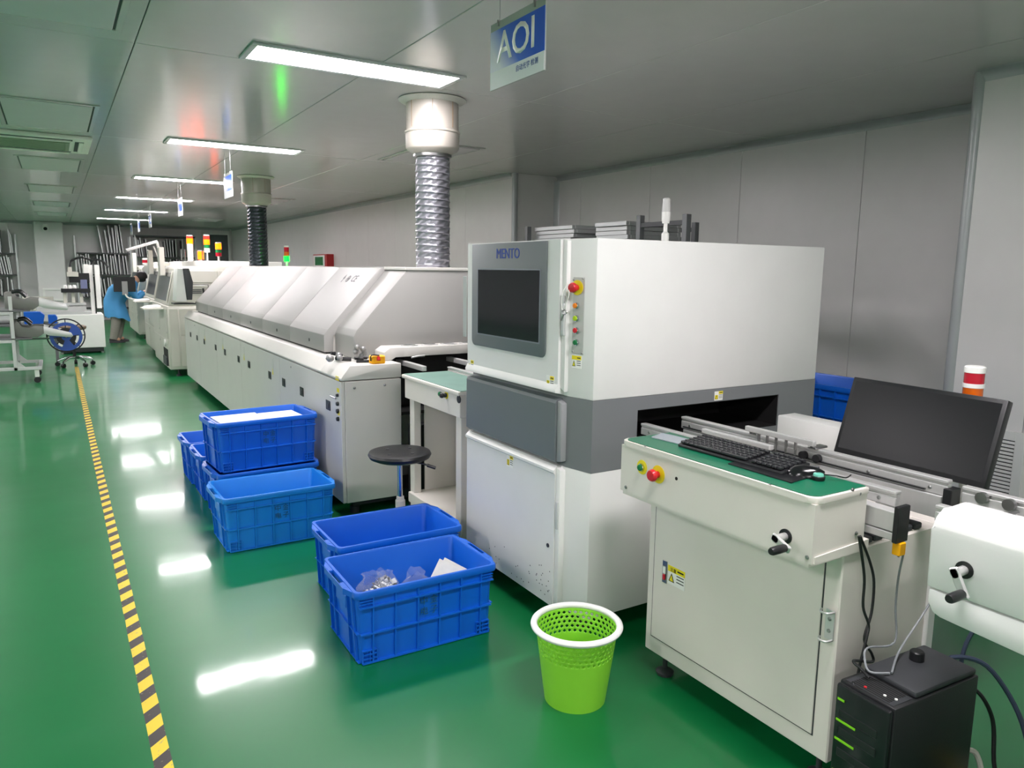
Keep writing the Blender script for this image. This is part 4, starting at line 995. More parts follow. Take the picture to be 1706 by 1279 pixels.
for k, (x, y, w, d, z, rz) in enumerate(((.90, 4.665, .27, .27, .586, .08), (1.16, 4.70, .22, .24, .578, .08))):
    b = MB(); b.T = Matrix.Translation((x, y, z)) @ Matrix.Rotation(rz, 4, 'Z'); b.cbox((0, 0, 0), w, d, .006, .001)
    if k == 0: b.cbox((0, 0, -.09), w*.95, d*.9, .17)
    else: b.cbox((0, 0, -.09), w*.9, d*.9, .15)
    tag(b.build('paper_stack', M_paper, None, 0), ('left stack of white papers in the upper stacked crate', 'right, slightly lower stack of white papers in the upper stacked crate')[k], 'paper')
for k in range(7): tag(MB().cbox((1.475+.006*(k % 3), 3.10+.008*k, .0155+.0142*k), .06, .05, .014).build('parts_carton', M_pcb, None, 0), '%s pale flat carton of the small pile in the nearly empty crate' % (('bottom', *ORD[1:6], 'top')[k]), 'carton', 'flat cartons piled in the nearly empty crate')
# ================================================================== stool
st = thing('stool', 'black round swivel stool with chrome gas column', 'stool', (1.49, 3.57, 0))
sx, sy, sz = 1.49, 3.57, .552
MB().lathe([(.05, sz-.05), (.13, sz-.045), (.158, sz-.032), (.166, sz-.016), (.160, sz-.004), (.145, sz), (.06, sz-.004), (.01, sz-.005)], (sx, sy, 0), n=48).build('seat', M_black, st)
for a in (0, 1.57, 3.14, 4.71):
    b = MB(); b.lathe([(.009, sz-.005), (.009, sz), (.006, sz+.001)], (sx+.085*math.cos(a+.5), sy+.085*math.sin(a+.5), 0), n=12); b.build('seat_dimple', M_dark, st)
MB().lathe([(.045, sz-.06), (.05, sz-.05)], (sx, sy, 0), n=20).build('seat_plate', M_dark, st)
MB().cyl((sx, sy, .30), (sx, sy, sz-.055), .0135, n=18).build('gas_piston', M_chrome, st)
MB().lathe([(.026, .09), (.026, .285), (.020, .287), (.020, .305), (.016, .306)], (sx, sy, 0), n=20).build('gas_cylinder', mat('cylinder_pale', (196, 194, 190), .4), st)
b = MB(); b.tube([(sx+.02, sy-.03, sz-.05), (sx+.10, sy-.07, sz-.065), (sx+.15, sy-.095, sz-.085)], .005, 8); b.tube([(sx+.12, sy-.08, sz-.074), (sx+.16, sy-.10, sz-.09)], .009, 8); b.build('lever', M_black, st)
for i in range(5):
    a = 2*math.pi*i/5+.3; d = Vector((math.cos(a), math.sin(a), 0)); c = Vector((sx, sy, 0))
    b = MB(); b.tube([c+Vector((0, 0, .11)), c+d*.1+Vector((0, 0, .095)), c+d*.155+Vector((0, 0, .07))], [.02, .016, .012], 8); b.build('base_arm', M_chrome, st)
    b = MB(); e = c+d*.155; s_ = d.cross(Vector((0, 0, 1))); b.cyl(e+s_*.018+Vector((0, 0, .026)), e-s_*.018+Vector((0, 0, .026)), .026, n=14); b.build('caster', M_black, st)
# ================================================================== waste bin
wc = Vector((1.483, 1.975, 0))
wb = thing('waste_bin', 'lime green plastic waste bin with white rim and perforated upper band', 'bin', wc)
b = MB(); N = 84
def wr(z): return .106+(.142-.106)*z/.275
zs = [0.004, .0, .004, .05, .10, .15, .175]
rings = [[b._v((wc.x+wr(z)*math.cos(2*math.pi*i/N), wc.y+wr(z)*math.sin(2*math.pi*i/N), z)) for i in range(N)] for z in (.0, .05, .10, .15, .178)]
rc = [b._v((wc.x+.101*math.cos(2*math.pi*i/N), wc.y+.101*math.sin(2*math.pi*i/N), -.0+.0) ) for i in range(N)]
b.skin(rings, True, False)
rows = 5; dz_ = (.262-.178)/rows; prev = rings[-1]
for k in range(rows):
    z0 = .178+dz_*k; z1 = z0+dz_
    top = [b._v((wc.x+wr(z1)*math.cos(2*math.pi*i/N), wc.y+wr(z1)*math.sin(2*math.pi*i/N), z1)) for i in range(N)]
    for i0 in range(k % 2, N+k % 2, 2):
        i, j, l = i0 % N, (i0+1) % N, (i0+2) % N
        def pt(u, v):
            a = 2*math.pi*(i0+2*u)/N; z = z0+dz_*v
            return b._v((wc.x+wr(z)*math.cos(a), wc.y+wr(z)*math.sin(a), z))
        dn, rt, up_, lf = pt(.5, .14), pt(.86, .5), pt(.5, .86), pt(.14, .5)
        b._f([prev[i], prev[j], dn]); b._f([prev[j], prev[l], dn]); b._f([prev[l], rt, dn]); b._f([prev[l], top[l], rt]); b._f([top[l], up_, rt])
        b._f([top[l], top[j], up_]); b._f([top[j], top[i], up_]); b._f([top[i], lf, up_]); b._f([top[i], prev[i], lf]); b._f([prev[i], dn, lf])
    prev = top
top = [b._v((wc.x+wr(.278)*math.cos(2*math.pi*i/N), wc.y+wr(.278)*math.sin(2*math.pi*i/N), .278)) for i in range(N)]
b.skin([prev, top], False, False)
o = b.build('bucket', M_bin, wb, 50); md = o.modifiers.new('thickness', 'SOLIDIFY'); md.thickness = .0022; md.offset = 1
pr = [(.141+.0+.009+.012*math.cos(a), .276+.011*math.sin(a)) for a in [2*math.pi*i/12 for i in range(13)]]
MB().lathe(pr, wc, n=72, cap0=False, cap1=False).build('rim', M_binrim, wb, 60)
# ================================================================== hazard tape on the floor
def tape_mat():
    m = bpy.data.materials.new('hazard_tape'); m.use_nodes = True; nt = m.node_tree; b = nt.nodes['Principled BSDF']; L = nt.links
    tc = nt.nodes.new('ShaderNodeTexCoord'); sp = nt.nodes.new('ShaderNodeSeparateXYZ'); L.new(tc.outputs['Object'], sp.inputs[0])
    a = nt.nodes.new('ShaderNodeMath'); a.operation = 'MULTIPLY_ADD'; a.inputs[1].default_value = -.9; L.new(sp.outputs['X'], a.inputs[0]); L.new(sp.outputs['Y'], a.inputs[2])
    d = nt.nodes.new('ShaderNodeMath'); d.operation = 'DIVIDE'; d.inputs[1].default_value = .142; L.new(a.outputs[0], d.inputs[0])
    f = nt.nodes.new('ShaderNodeMath'); f.operation = 'FRACT'; L.new(d.outputs[0], f.inputs[0])
    g = nt.nodes.new('ShaderNodeMath'); g.operation = 'GREATER_THAN'; g.inputs[1].default_value = .48; L.new(f.outputs[0], g.inputs[0])
    nz = nt.nodes.new('ShaderNodeTexNoise'); nz.inputs['Scale'].default_value = 60; nz.inputs['Detail'].default_value = 8; L.new(tc.outputs['Object'], nz.inputs['Vector'])
    wr_ = nt.nodes.new('ShaderNodeMapRange'); wr_.inputs[1].default_value = .62; wr_.inputs[2].default_value = .72; L.new(nz.outputs['Fac'], wr_.inputs[0])
    mx = nt.nodes.new('ShaderNodeMix'); mx.data_type = 'RGBA'; mx.inputs[6].default_value = (*lin((52, 46, 46)), 1); mx.inputs[7].default_value = (*lin((226, 196, 40)), 1); L.new(g.outputs[0], mx.inputs[0])
    m2 = nt.nodes.new('ShaderNodeMix'); m2.data_type = 'RGBA'; m2.inputs[7].default_value = (*lin((150, 140, 112)), 1); L.new(wr_.outputs[0], m2.inputs[0]); L.new(mx.outputs[2], m2.inputs[6])
    L.new(m2.outputs[2], b.inputs['Base Color']); b.inputs['Roughness'].default_value = .42
    return m
b = MB(); P = []
random.seed(9)
n = 150; y0, y1 = -3.0, 12.75; lo, hi = [], []
for i in range(n+1):
    y = y0+(y1-y0)*i/n
    lo.append(b._v((.156+random.uniform(-.001, .001), y, .0008))); hi.append(b._v((.207+random.uniform(-.001, .001), y, .0008)))
for i in range(n): b._f([lo[i], hi[i], hi[i+1], lo[i+1]])
o = b.build('floor_tape', tape_mat(), None, 0); md = o.modifiers.new('thickness', 'SOLIDIFY'); md.thickness = .0007
tag(o, 'yellow and black striped hazard tape along the green floor', 'tape')
# ================================================================== shelf rack with flat frames behind the inspection machine
rk = thing('storage_rack', 'grey metal storage rack behind the inspection machine', 'rack', (3.65, 4.35, 0), 'storage racks')
RXa, RXb = 3.35, 3.95
for x in (RXa, RXb):
    for y in ((3.45 if x == RXa else 3.98), 5.27): MB().box(x-.02, x+.02, y-.02, y+.02, 0, 1.855, .002).build('upright', M_rack, rk, 0)
MB().box(RXa-.02, RXa+.02, 3.86, 3.90, 0, 1.87, .002).build('upright', M_rack, rk, 0); None
for z in (.25, .8, 1.3, 1.66):
    MB().box(RXa+.021, RXb-.021, 3.45, 5.27, z-.02, z, .002).build('shelf', M_rack, rk, 0)
MB().box(RXb-.015, RXb+.015, 4.0, 5.25, 1.79, 1.82, .002).build('top_rail', M_rackdark, rk, 0); MB().box(RXa-.015, RXa+.015, 3.47, 3.86, 1.79, 1.82, .002).build('top_rail', M_rackdark, rk, 0)
random.seed(21)
def frame_stack(x0, x1, y0, y1, z, n, where):
    od = ['bottom', 'second', 'third', 'fourth', 'fifth', 'sixth', 'top']
    for k in range(n):
        dx, dy = random.uniform(-.012, .012), random.uniform(-.025, .025); h = .031
        t = thing('stencil_frame', '%s flat aluminium frame of the %s stack on the rack' % (od[k] if k < n-1 else 'top', where), 'frame', ((x0+x1)/2+dx, (y0+y1)/2+dy, z+k*h), 'aluminium frames stacked flat on the rack')
        xa, xb, ya, yb, za, zb = x0+dx, x1+dx, y0+dy, y1+dy, z+k*h, z+k*h+.029
        b = MB(); w_ = .03
        b.box(xa, xa+w_, ya, yb, za, zb, .002); b.box(xb-w_, xb, ya, yb, za, zb, .002); b.box(xa+w_, xb-w_, ya, ya+w_, za, zb, .002); b.box(xa+w_, xb-w_, yb-w_, yb, za, zb, .002)
        b.build('rim', M_frame, t, 0); MB().box(xa+w_, xb-w_, ya+w_, yb-w_, zb-.004, zb-.003).build('foil', M_rackdark, t, 0)
frame_stack(3.39, 3.9, 4.70, 5.22, 1.662, 6, 'left'); frame_stack(3.39, 3.9, 4.07, 4.42, 1.662, 6, 'right')
# blue crates stored behind, beside the rack
for k in range(3): put_crate(cr1, 3.75, 2.62, .302*k, 90, ('bottom', 'middle', 'top')[k] + ' blue crate of the stack behind the inspection machine, by the wall')
# ================================================================== wall vent and fire box
t = thing('wall_vent', 'white louvred vent low on the wall behind the monitor', 'vent', (XP-.03, 1.99, .45))
vx = XP-.03
vy0, vy1, vz0, vz1 = 1.945, 2.165, .22, .62
b = MB()
for q in ((vy0-.05, vy0, vz0-.05, vz1+.05), (vy1, vy1+.05, vz0-.05, vz1+.05), (vy0, vy1, vz0-.05, vz0), (vy0, vy1, vz1, vz1+.05)): b.box(vx-.015, vx, *q, .002)
b.build('frame', M_white, t, 0); MB().box(vx-.002, vx, vy0, vy1, vz0, vz1).build('backing', M_void, t, 0)
for i in range(19):
    z = vz0+.012+i*.0208; b = MB(); b.prism([(vx-.012, z-.006), (vx-.003, z+.004), (vx-.003, z+.007), (vx-.012, z-.001)], 'y', vy0, vy1); b.build('slat', M_white, t, 0)
t = thing('fire_box', 'small red-sided glass alarm box high on the far wall above the oven', 'alarm box', (XF-.03, 14.5, 1.6))
MB().box(XF-.17, XF-.03, 14.08, 14.95, 1.5, 1.76, .004).build('case', M_wallbox, t, 0)
MB().box(XF-.175, XF-.17, 14.2, 14.92, 1.52, 1.74).build('door_frame', M_whiteprint, t, 0); MB().box(XF-.178, XF-.175, 14.3, 14.8, 1.55, 1.71).build('pane', M_tgreen, t, 0)
# ================================================================== placement machines beyond the oven
def placement_machine(y0, y1, x0, label, pc=True, top=1.5, near_post=False):
    t = thing('placement_machine', label, 'machine', ((x0+2.9)/2, (y0+y1)/2, 0), 'component placement machines')
    XB = 2.88; yd = y1-y0
    MB().box(x0, XB, y0, y1, .10, .96, .008, 2).build('lower_body', M_cream, t)
    prof = [(x0+.02, .965), (x0+.13, top-.04), (x0+.17, top), (XB, top), (XB, .965)]
    MB().prism(prof, 'y', y0+.01, y1-.01, .008).build('upper_body', M_cream, t)
    MB().box(x0+.45, XB-.05, y0+.1, y1-.1, top, top+.075, .006).build('roof_box', M_whiteprint, t)
    # operator screen set in the sloping front
    sl_ = Vector((.11, 0, top-.04-.965)).normalized()
    T = frameT(Vector((x0+.075, (y0+y1)/2, (top-.04+.965)/2)), (0, -1, 0), sl_)
    b = MB(); b.T = T; b.box(-yd*.40, yd*.40, -.20, .20, 0, .008, .004); w_ = b.build('front_window', mat('smoked_window', (70, 74, 78), .2), t)
    for s in (-1, 1):
        b = MB(); b.T = T; b.box(s*yd*.40-.015, s*yd*.40+.015, -.22, .22, .004, .02, .004); b.build('window_post', M_cream, t)
    # access doors with joints on the near end and front
    for (xa, xb, za, zb) in ((x0+.02, x0+.13, .14, .93), (x0+.15, x0+.62, .14, .55), (x0+.15, x0+.62, .57, .93), (x0+.64, XB-.03, .14, .93)):
        MB().box(xa, xb, y0-.006, y0, za, zb, .003).build('end_panel', M_cream, t, 0)
    for (xa, xb) in ((x0+.22, x0+.66), (x0+.68, x0+1.12)):
        MB().box(xa, xb, y0+.004, y0+.01, 1.28, 1.44, .003).build('end_panel', M_cream, t, 0)
        for i in range(6): MB().box(xa+.08, xb-.12, y0+.002, y0+.006, 1.13+.022*i, 1.142+.022*i).build('vent_slot', M_rackdark, t, 0)
    for s, (ya, yb) in enumerate(((y0+.05, (y0+y1)/2-.01), ((y0+y1)/2+.01, y1-.05))):
        MB().box(x0-.008, x0, ya, yb, .14, .50, .003).build('front_door', M_cream, t, 0)
        MB().box(x0-.008, x0, ya, yb, .52, .92, .003).build('front_door', M_cream, t, 0)
        screw(t, (x0-.008, ya+.05, .60), FRONT, .014); screw(t, (x0-.008, ya+.05, .44), FRONT, .014)
    if pc:
        MB().box(x0-.012, x0-.008, y0+.08, y0+.55, .14, .37, .002).build('computer_bay', M_void, t, 0)
        MB().box(x0-.03, x0-.012, y0+.12, y0+.50, .14, .26, .004).build('computer_front', M_dark, t)
        b = MB(); b.lathe([(.05, 0), (.05, .015), (.03, .02)], (x0-.008, y0+.3, .45), (-1, 0, 0), n=18); b.build('cable_coil', M_whiteprint, t)
    # keyboard shelf
    b = MB(); b.box(x0-.26, x0, y0+.35, y0+.8, .90, .92, .004); sh = b.build('keyboard_shelf', M_cream, t)
    b = MB(); b.prism([(x0-.24, .92), (x0-.03, .92), (x0-.03, .955), (x0-.2, .94)], 'y', y0+.38, y0+.78, .006); b.build('keyboard', M_whiteprint, sh)
    b = MB(); b.box(x0-.16, x0+.0, y0+.4, y0+.7, .955, .965, .003); b.build('mouse_tray', M_dark, sh) if False else b.bm.free()
    # upright signal box
    MB().box(x0+.02, x0+.09, y0+.75, y0+.95, 1.36, 1.76, .006).build('signal_box', M_cream, t)
    MB().cyl((x0+.1, y0+.85, top-.06), (x0+.06, y0+.85, 1.40), .014, n=8).build('signal_bracket', M_steel, t)
    for y in (y0+.12, y1-.12):
        for x in (x0+.12, XB-.12): MB().lathe([(.035, 0), (.035, .02), (.015, .03), (.015, .1)], (x, y, 0), n=12).build('levelling_foot', M_dark, t)
    return t
placement_machine(11.0, 12.75, 1.26, 'nearest cream placement machine, right behind the far end of the oven')
placement_machine(13.25, 15.0, 1.34, 'middle cream placement machine of the three', False)
placement_machine(17.0, 19.2, 1.40, 'farthest cream placement machine, beside the bending person', False)
# oven control monitor on a post at its far end
b = MB(); b.cyl((1.62, 10.25, ZS), (1.62, 10.25, 1.25), .032, n=16); b.build('monitor_post', M_cream, ov)
MB().cyl((1.62, 10.25, ZS), (1.62, 10.25, ZS+.05), .045, n=16).build('post_foot', M_black, ov)
b = MB(); b.box(1.45, 1.66, 10.22, 10.28, 1.21, 1.26, .005); b.build('monitor_arm', M_cream, ov)
b = MB(); b.prism([(1.40, 1.08), (1.37, 1.47), (1.44, 1.47), (1.48, 1.3), (1.46, 1.08)], 'y', 10.16, 10.50, .006); b.build('control_monitor', M_dark, ov)
b = MB(); b.prism([(1.27, 1.06), (1.31, 1.47), (1.37, 1.47), (1.40, 1.06)], 'y', 10.18, 10.5, .006); b.build('monitor_shell', M_whiteprint, ov)
b = MB(); b.box(1.24, 1.5, 10.14, 10.4, 1.025, 1.04, .004); b.build('keyboard_tray', M_black, ov)
b = MB(); b.tube([(1.50, 10.2, 1.04), (1.58, 10.19, 1.08), (1.60, 10.18, 1.16), (1.60, 10.2, 1.22)], .012, 8, 4); b.build('monitor_cable', M_black, ov)
# stack lamps on the machines
def at_y(px, py, y): return W(px, py, 'y', y)
ROOF = 1.575
q = at_y(318, 440, 11.6)
stack_lamp(q.x, 11.6, ROOF, [('lower_tube', .10, M_tcap), ('orange_lens', .075, M_on_orange), ('red_lens', .03, M_on_red)], 'stack lamp with glowing orange section wrapped in white film', .042, .14, .04)
q = at_y(346, 440, 11.4)
stack_lamp(q.x, 11.4, ROOF, [('lower_tube', .06, M_tcap), ('green_lens', .05, M_tgreen), ('orange_lens', .07, M_on_orange), ('red_lens', .05, M_on_red)], 'tall stack lamp on a thin pole with orange and red glowing', .04, .12, .012)
q = at_y(365, 440, 13.8)
stack_lamp(q.x, 13.8, ROOF, [('red_lens', .06, M_tred), ('green_lens', .06, M_tgreen), ('orange_lens', .10, M_on_orange)], 'small stack lamp with glowing orange top beside the dark hose', .05, .1, .02)
q = at_y(335, 440, 12.3)
stack_lamp(q.x, 12.3, ROOF, [('orange_lens', .12, M_on_orange)], 'short glowing orange beacon between two taller stack lamps', .045, .03, .03)
q = at_y(244, 447, 17.3)
stack_lamp(1.62, 17.3, 1.505, [('green_lens', .03, M_tcap), ('red_lens', .06, M_tred), ('collar', .02, M_tcap)], 'short red and white stack lamp on the farthest placement machine', .06, .02, .03)
for k, (px, y) in enumerate(((303, 11.5), (309, 11.8), (329, 11.5), (338, 11.9), (326, 12.0))):
    q = at_y(px, 440, y)
    tag(MB().cyl((q.x, y, ROOF), (q.x, y, ROOF+.16), .008, n=8).build('roof_rod', M_steel), ['leftmost', 'second', 'third', 'fifth', 'fourth'][k] + ' thin metal rod standing on the nearest placement machine roof', 'rod', 'rods on the machine roof')
# swing-arm lamp over the machines
t = thing('swing_arm_lamp', 'white bent swing-arm lamp above the middle placement machine', 'lamp', (*at_y(272, 441, 14.0)[:2], 1.5))
def sp_(px, py): return at_y(px, py, 14.0)
b = MB(); b.T = None
def bar(a, c, w_): 
    b = MB(); a, c = Vector(a), Vector(c); d = (c-a).normalized(); n_ = Vector((0, 1, 0)); u = d.cross(n_)
    b.T = Matrix(((d.x, n_.x, u.x, a.x), (d.y, n_.y, u.y, a.y), (d.z, n_.z, u.z, a.z), (0, 0, 0, 1))); b.box(0, (c-a).length, -w_/2, w_/2, -w_*.3, w_*.3, .004); return b
bar(sp_(210, 417), sp_(262, 402), .07).build('lamp_head', mat('lamp_white', (240, 240, 240), .4), t)
bar(sp_(261, 403), sp_(272, 438), .06).build('upper_arm', M_whiteprint, t)
bar(sp_(256, 410), sp_(266.5, 437), .04).build('parallel_arm', M_alu, t)
MB().box(sp_(272, 444).x-.08, sp_(272, 444).x+.08, 13.92, 14.08, 1.502, sp_(272, 438).z, .005).build('mount', M_cream, t)
# ================================================================== bending person with a screen on an arm
PYY = 16.55
hm = thing('monitor', 'black monitor on a grey arm seen from behind, in front of the person', 'monitor', (1.32, 16.2, 0))
c = [at_y(188, 461, 16.1), at_y(225, 461, 16.1), at_y(224, 486, 16.1), at_y(188, 485, 16.1)]
xa, xb, za, zb = c[0].x, c[1].x, c[2].z, c[0].z
MB().box(xa, xb, 16.1, 16.14, za, zb, .006).build('case', M_black, hm)
MB().box(xa+.01, xb-.01, 16.14, 16.142, za+.02, zb-.02).build('screen', M_screen, hm, 0)
xm = (xa+xb)/2
MB().box(xm-.05, xm+.05, 16.08, 16.1, za-.06, za+.2, .003).build('mount_plate', M_steel, hm)
b = MB(); b.tube([(xm, 16.09, za-.04), (xm+.06, 16.08, za-.12), (xm+.25, 16.06, za-.16), (1.60, 16.12, za-.16), (1.66, 16.5, za-.14), (1.66, 16.97, za-.12)], .016, 8, 4); b.build('arm', M_whiteprint, hm)
MB().box(1.62, 1.70, 16.972, 16.9932, za-.17, za-.07, .003).build('wall_plate', M_steel, hm, 0)
pe = thing('person', 'person in a blue gown and grey trousers bending forward behind a monitor', 'person', (1.05, PYY, 0))
def skin_mesh(name, verts, edges, radii, m, parent, root=0, sub=2):
    off = base_of(parent)
    me = bpy.data.meshes.new(name); me.from_pydata([Vector(v)-off for v in verts], edges, []); me.materials.append(m)
    o = bpy.data.objects.new(name, me); COL.objects.link(o); o.parent = parent
    s = o.modifiers.new('skin', 'SKIN'); s.use_smooth_shade = True
    o.modifiers.new('sub', 'SUBSURF').levels = sub
    o.modifiers['sub'].render_levels = sub
    lay = me.skin_vertices[0].data if me.skin_vertices else None
    for i, r in enumerate(radii):
        lay[i].radius = r if isinstance(r, tuple) else (r, r); lay[i].use_root = (i == root)
    return o
hip, chest, neck, head = (.94, PYY, .86), (1.22, PYY, 1.10), (1.35, PYY, 1.21), (1.45, PYY, 1.27)
V = [hip, (1.08, PYY, .98), chest, neck, (1.40, PYY, 1.25), (1.47, PYY, 1.29),
     (.94, PYY+.09, .80), (1.05, PYY+.10, .45), (.98, PYY+.10, .09), (1.10, PYY+.10, .05),
     (.93, PYY-.09, .80), (.96, PYY-.10, .45), (.90, PYY-.10, .09), (1.02, PYY-.12, .05),
     (1.25, PYY+.17, 1.08), (1.36, PYY+.2, .86), (1.50, PYY+.16, .98), (1.56, PYY+.15, 1.0),
     (1.25, PYY-.17, 1.08), (1.34, PYY-.2, .86), (1.48, PYY-.16, .97), (1.55, PYY-.15, 1.0)]
E_ = [(0, 1), (1, 2), (2, 3), (3, 4), (4, 5), (0, 6), (6, 7), (7, 8), (8, 9), (0, 10), (10, 11), (11, 12), (12, 13), (2, 14), (14, 15), (15, 16), (16, 17), (2, 18), (18, 19), (19, 20), (20, 21)]
Rr = [.13, .13, .14, .06, .085, .09, .085, .06, .045, .035, .085, .06, .045, .035, .06, .045, .035, .03, .06, .045, .035, .03]
skin_mesh('body', V, E_, Rr, M_skin, pe)
b = MB(); b.ball((1.46, PYY, 1.285), .105, 14, 10, (1.05, .9, 1.1)); b.build('hair', M_hair, pe)
b = MB(); b.box(1.535, 1.57, PYY-.06, PYY+.06, 1.17, 1.25, .015, 2); b.build('face_mask', M_whiteprint, pe)
# gown: loose shell over the bent back, hem hanging lower at the front
b = MB(); rings = []; n = 20
spine = [((1.0, .50), .22, .23, 1.2), ((.96, .66), .20, .22, .9), ((.95, .80), .19, .21, .6), ((1.02, .95), .19, .2, .3), ((1.16, 1.06), .19, .21, .1), ((1.27, 1.15), .15, .2, 0), ((1.34, 1.21), .09, .11, 0)]
ups = [(0, 1), (-.05, 1), (.15, 1), (.6, .8), (.75, .66), (.75, .66), (.75, .66)]
for (cxz, ra, rb, dr), up2 in zip(spine, ups):
    u = Vector((up2[0], 0, up2[1])).normalized(); side_ = Vector((0, 1, 0)); f = side_.cross(u)
    ring = []
    for i in range(n):
        a = 2*math.pi*i/n; wob = 1+.05*math.sin(5*a+dr*3)
        p = Vector((cxz[0], PYY, cxz[1])) + f*(ra*math.cos(a)*wob) + side_*(rb*math.sin(a)*wob)
        if dr > 1: p.z -= .09*max(0, math.cos(a)) + .02*math.sin(7*a)
        ring.append(b._v(p))
    rings.append(ring)
b.skin(rings, False, True); b.build('gown', M_gown, pe, 70)
for s in (-1, 1):
    b = MB(); b.tube([(1.22, PYY+s*.14, 1.1), (1.29, PYY+s*.2, .98), (1.35, PYY+s*.205, .86), (1.48, PYY+s*.165, .97)], [.085, .08, .07, .055], 12); b.build('sleeve', M_gown, pe, 60)
for s, kx, fx_ in ((1, 1.05, .98), (-1, .96, .90)):
    b = MB(); b.tube([((.945+kx)/2, PYY+s*.085, .62), (kx, PYY+s*.1, .42), (fx_, PYY+s*.1, .07)], [.09, .088, .072], 14); b.build('trouser_leg', M_trouser, pe, 60)
    b = MB(); b.T = Matrix.Translation((fx_+.06, PYY+s*.105, 0)); rg = []
    for i in range(8):
        s1 = -1+2*i/7; w_ = .048*math.sqrt(max(.05, 1-s1*s1*.9)); h_ = .085 if s1 < -.1 else .085-.04*(s1+.1)
        rg.append([b._v((s1*.14, w_*math.cos(a), max(0, h_*math.sin(a)))) for a in [math.pi*k/8 for k in range(9)]])
    b.skin(rg, closed=False); b._f([r_[0] for r_ in rg]+[r_[-1] for r_ in rg[::-1]]); b._f(rg[0]); b._f(rg[-1][::-1]); b.build('shoe', M_shoe, pe, 60)
# ================================================================== white dispensing machine on the left
DY = 14.6
dm = thing('dispensing_machine', 'white cabinet machine with black gantry arms at the far left', 'machine', (.3, 14.95, 0))
MB().box(-.03, .67, DY, 15.3, .10, .665, .006).build('cabinet', M_whiteprint, dm)
MB().box(.0, .64, DY+.03, 15.27, .03, .10).build('plinth', M_dark, dm, 0)
for (x, y) in ((.02, 14.65), (.62, 14.65), (.02, 15.25), (.62, 15.25)): MB().lathe([(.03, 0), (.03, .03)], (x, y, 0), n=10).build('foot', M_steel, dm)
MB().box(-.32, .50, DY+.02, 15.2, .665, .72, .004).build('work_plate', M_alu, dm)
MB().box(-.3, .42, DY+.05, DY+.12, .72, .80, .004).build('slide_rail', M_alu, dm)
MB().box(.50, .56, 14.8, 14.95, .665, 1.50, .004).build('column', M_whiteprint, dm); MB().box(.585, .66, 14.75, 14.9, .76, 1.50, .004).build('column', M_whiteprint, dm)
MB().box(.42, .50, 14.78, 14.92, 1.22, 1.51, .004).build('drive_cover', M_whiteprint, dm)
MB().box(.53, .58, 14.85, 14.93, .66, 1.3, .004).build('guide', M_black, dm)
MB().box(.07, .5, 14.66, 14.86, 1.035, 1.10, .004).build('lower_arm', M_black, dm)
MB().box(.2, .5, 14.72, 14.84, 1.20, 1.36, .004).build('upper_arm', M_black, dm)
MB().box(.36, .46, 14.68, 14.76, 1.02, 1.25, .004).build('dispensing_head', mat('head_blue', (110, 116, 150), .4), dm)
MB().box(.17, .34, 14.68, 14.86, 1.30, 1.38, .004).build('motor_bracket', M_cream, dm); MB().box(.19, .25, 14.7, 14.8, 1.38, 1.46, .004).build('motor', M_cream, dm)
for x in (.13, .2, .27): MB().lathe([(.035, 1.10), (.04, 1.12), (.025, 1.16)], (x, 14.74, 0), n=14).build('suction_cup', M_whiteprint, dm)
for x in (.12, .24, .36): MB().box(x-.025, x+.025, 14.7, 14.8, .86, 1.035, .003).build('nest_post', M_cream, dm)
MB().box(.0, .42, 14.66, 14.84, .82, .86, .003).build('nest_plate', M_alu, dm)
b = MB(); b.tube([(.22, 14.75, 1.46), (.25, 14.77, 1.56), (.38, 14.8, 1.62), (.52, 14.83, 1.59), (.56, 14.85, 1.52)], .018, 8, 5); b.build('cable_chain', M_black, dm)
b = MB(); b.tube([(.54, 14.85, 1.5), (.6, 14.84, 1.59), (.72, 14.82, 1.56), (.80, 14.8, 1.46)], .016, 8, 5); b.build('cable_chain', M_black, dm)
MB().box(-.5, -.05, 15.0, 15.25, .72, .95, .006).build('control_box', M_cream, dm)
# ================================================================== feeder cart at the left edge
fc = thing('feeder_cart', 'aluminium profile cart on casters at the left edge', 'cart', (-.75, 11.6, 0))
for x in (-1.25, -.50):
    for y in (11.2, 12.0): MB().box(x-.02, x+.02, y-.02, y+.02, .17, 1.10, .003).build('post', M_alu, fc, 0)
for y in (11.2, 12.0):
    MB().box(-1.3, -.22, y-.02, y+.02, .17, .21, .003).build('bottom_beam', M_alu, fc, 0)
    MB().box(-1.23, -.52, y-.02, y+.02, .52, .56, .003).build('shelf_beam', M_alu, fc, 0); MB().box(-1.23, -.52, y-.02, y+.02, .87, .91, .003).build('top_beam', M_alu, fc, 0)
    MB().prism([(-.48, .21), (-.40, .21), (-.48, .29)], 'y', y-.01, y+.01).build('gusset', M_alu, fc, 0)
for x in (-.24, -1.28): MB().box(x-.02, x+.02, 11.22, 11.98, .17, .21, .003).build('bottom_beam', M_alu, fc, 0)
MB().box(-1.25, -.3, 11.18, 11.98, .56, .575).build('shelf', M_rack, fc, 0)
MB().box(-1.25, -.3, 11.18, 11.98, .91, .925).build('shelf', M_rack, fc, 0)
for (x, y) in ((-.28, 11.22), (-1.2, 11.22), (-.28, 11.98), (-1.2, 11.98)):
    b = MB(); b.box(x-.025, x+.025, y-.025, y+.025, .075, .17, .004); cf = b.build('caster_fork', M_whiteprint, fc)
    MB().cyl((x, y-.018, .038), (x, y+.018, .038), .038, n=16).build('wheel', M_black, cf)
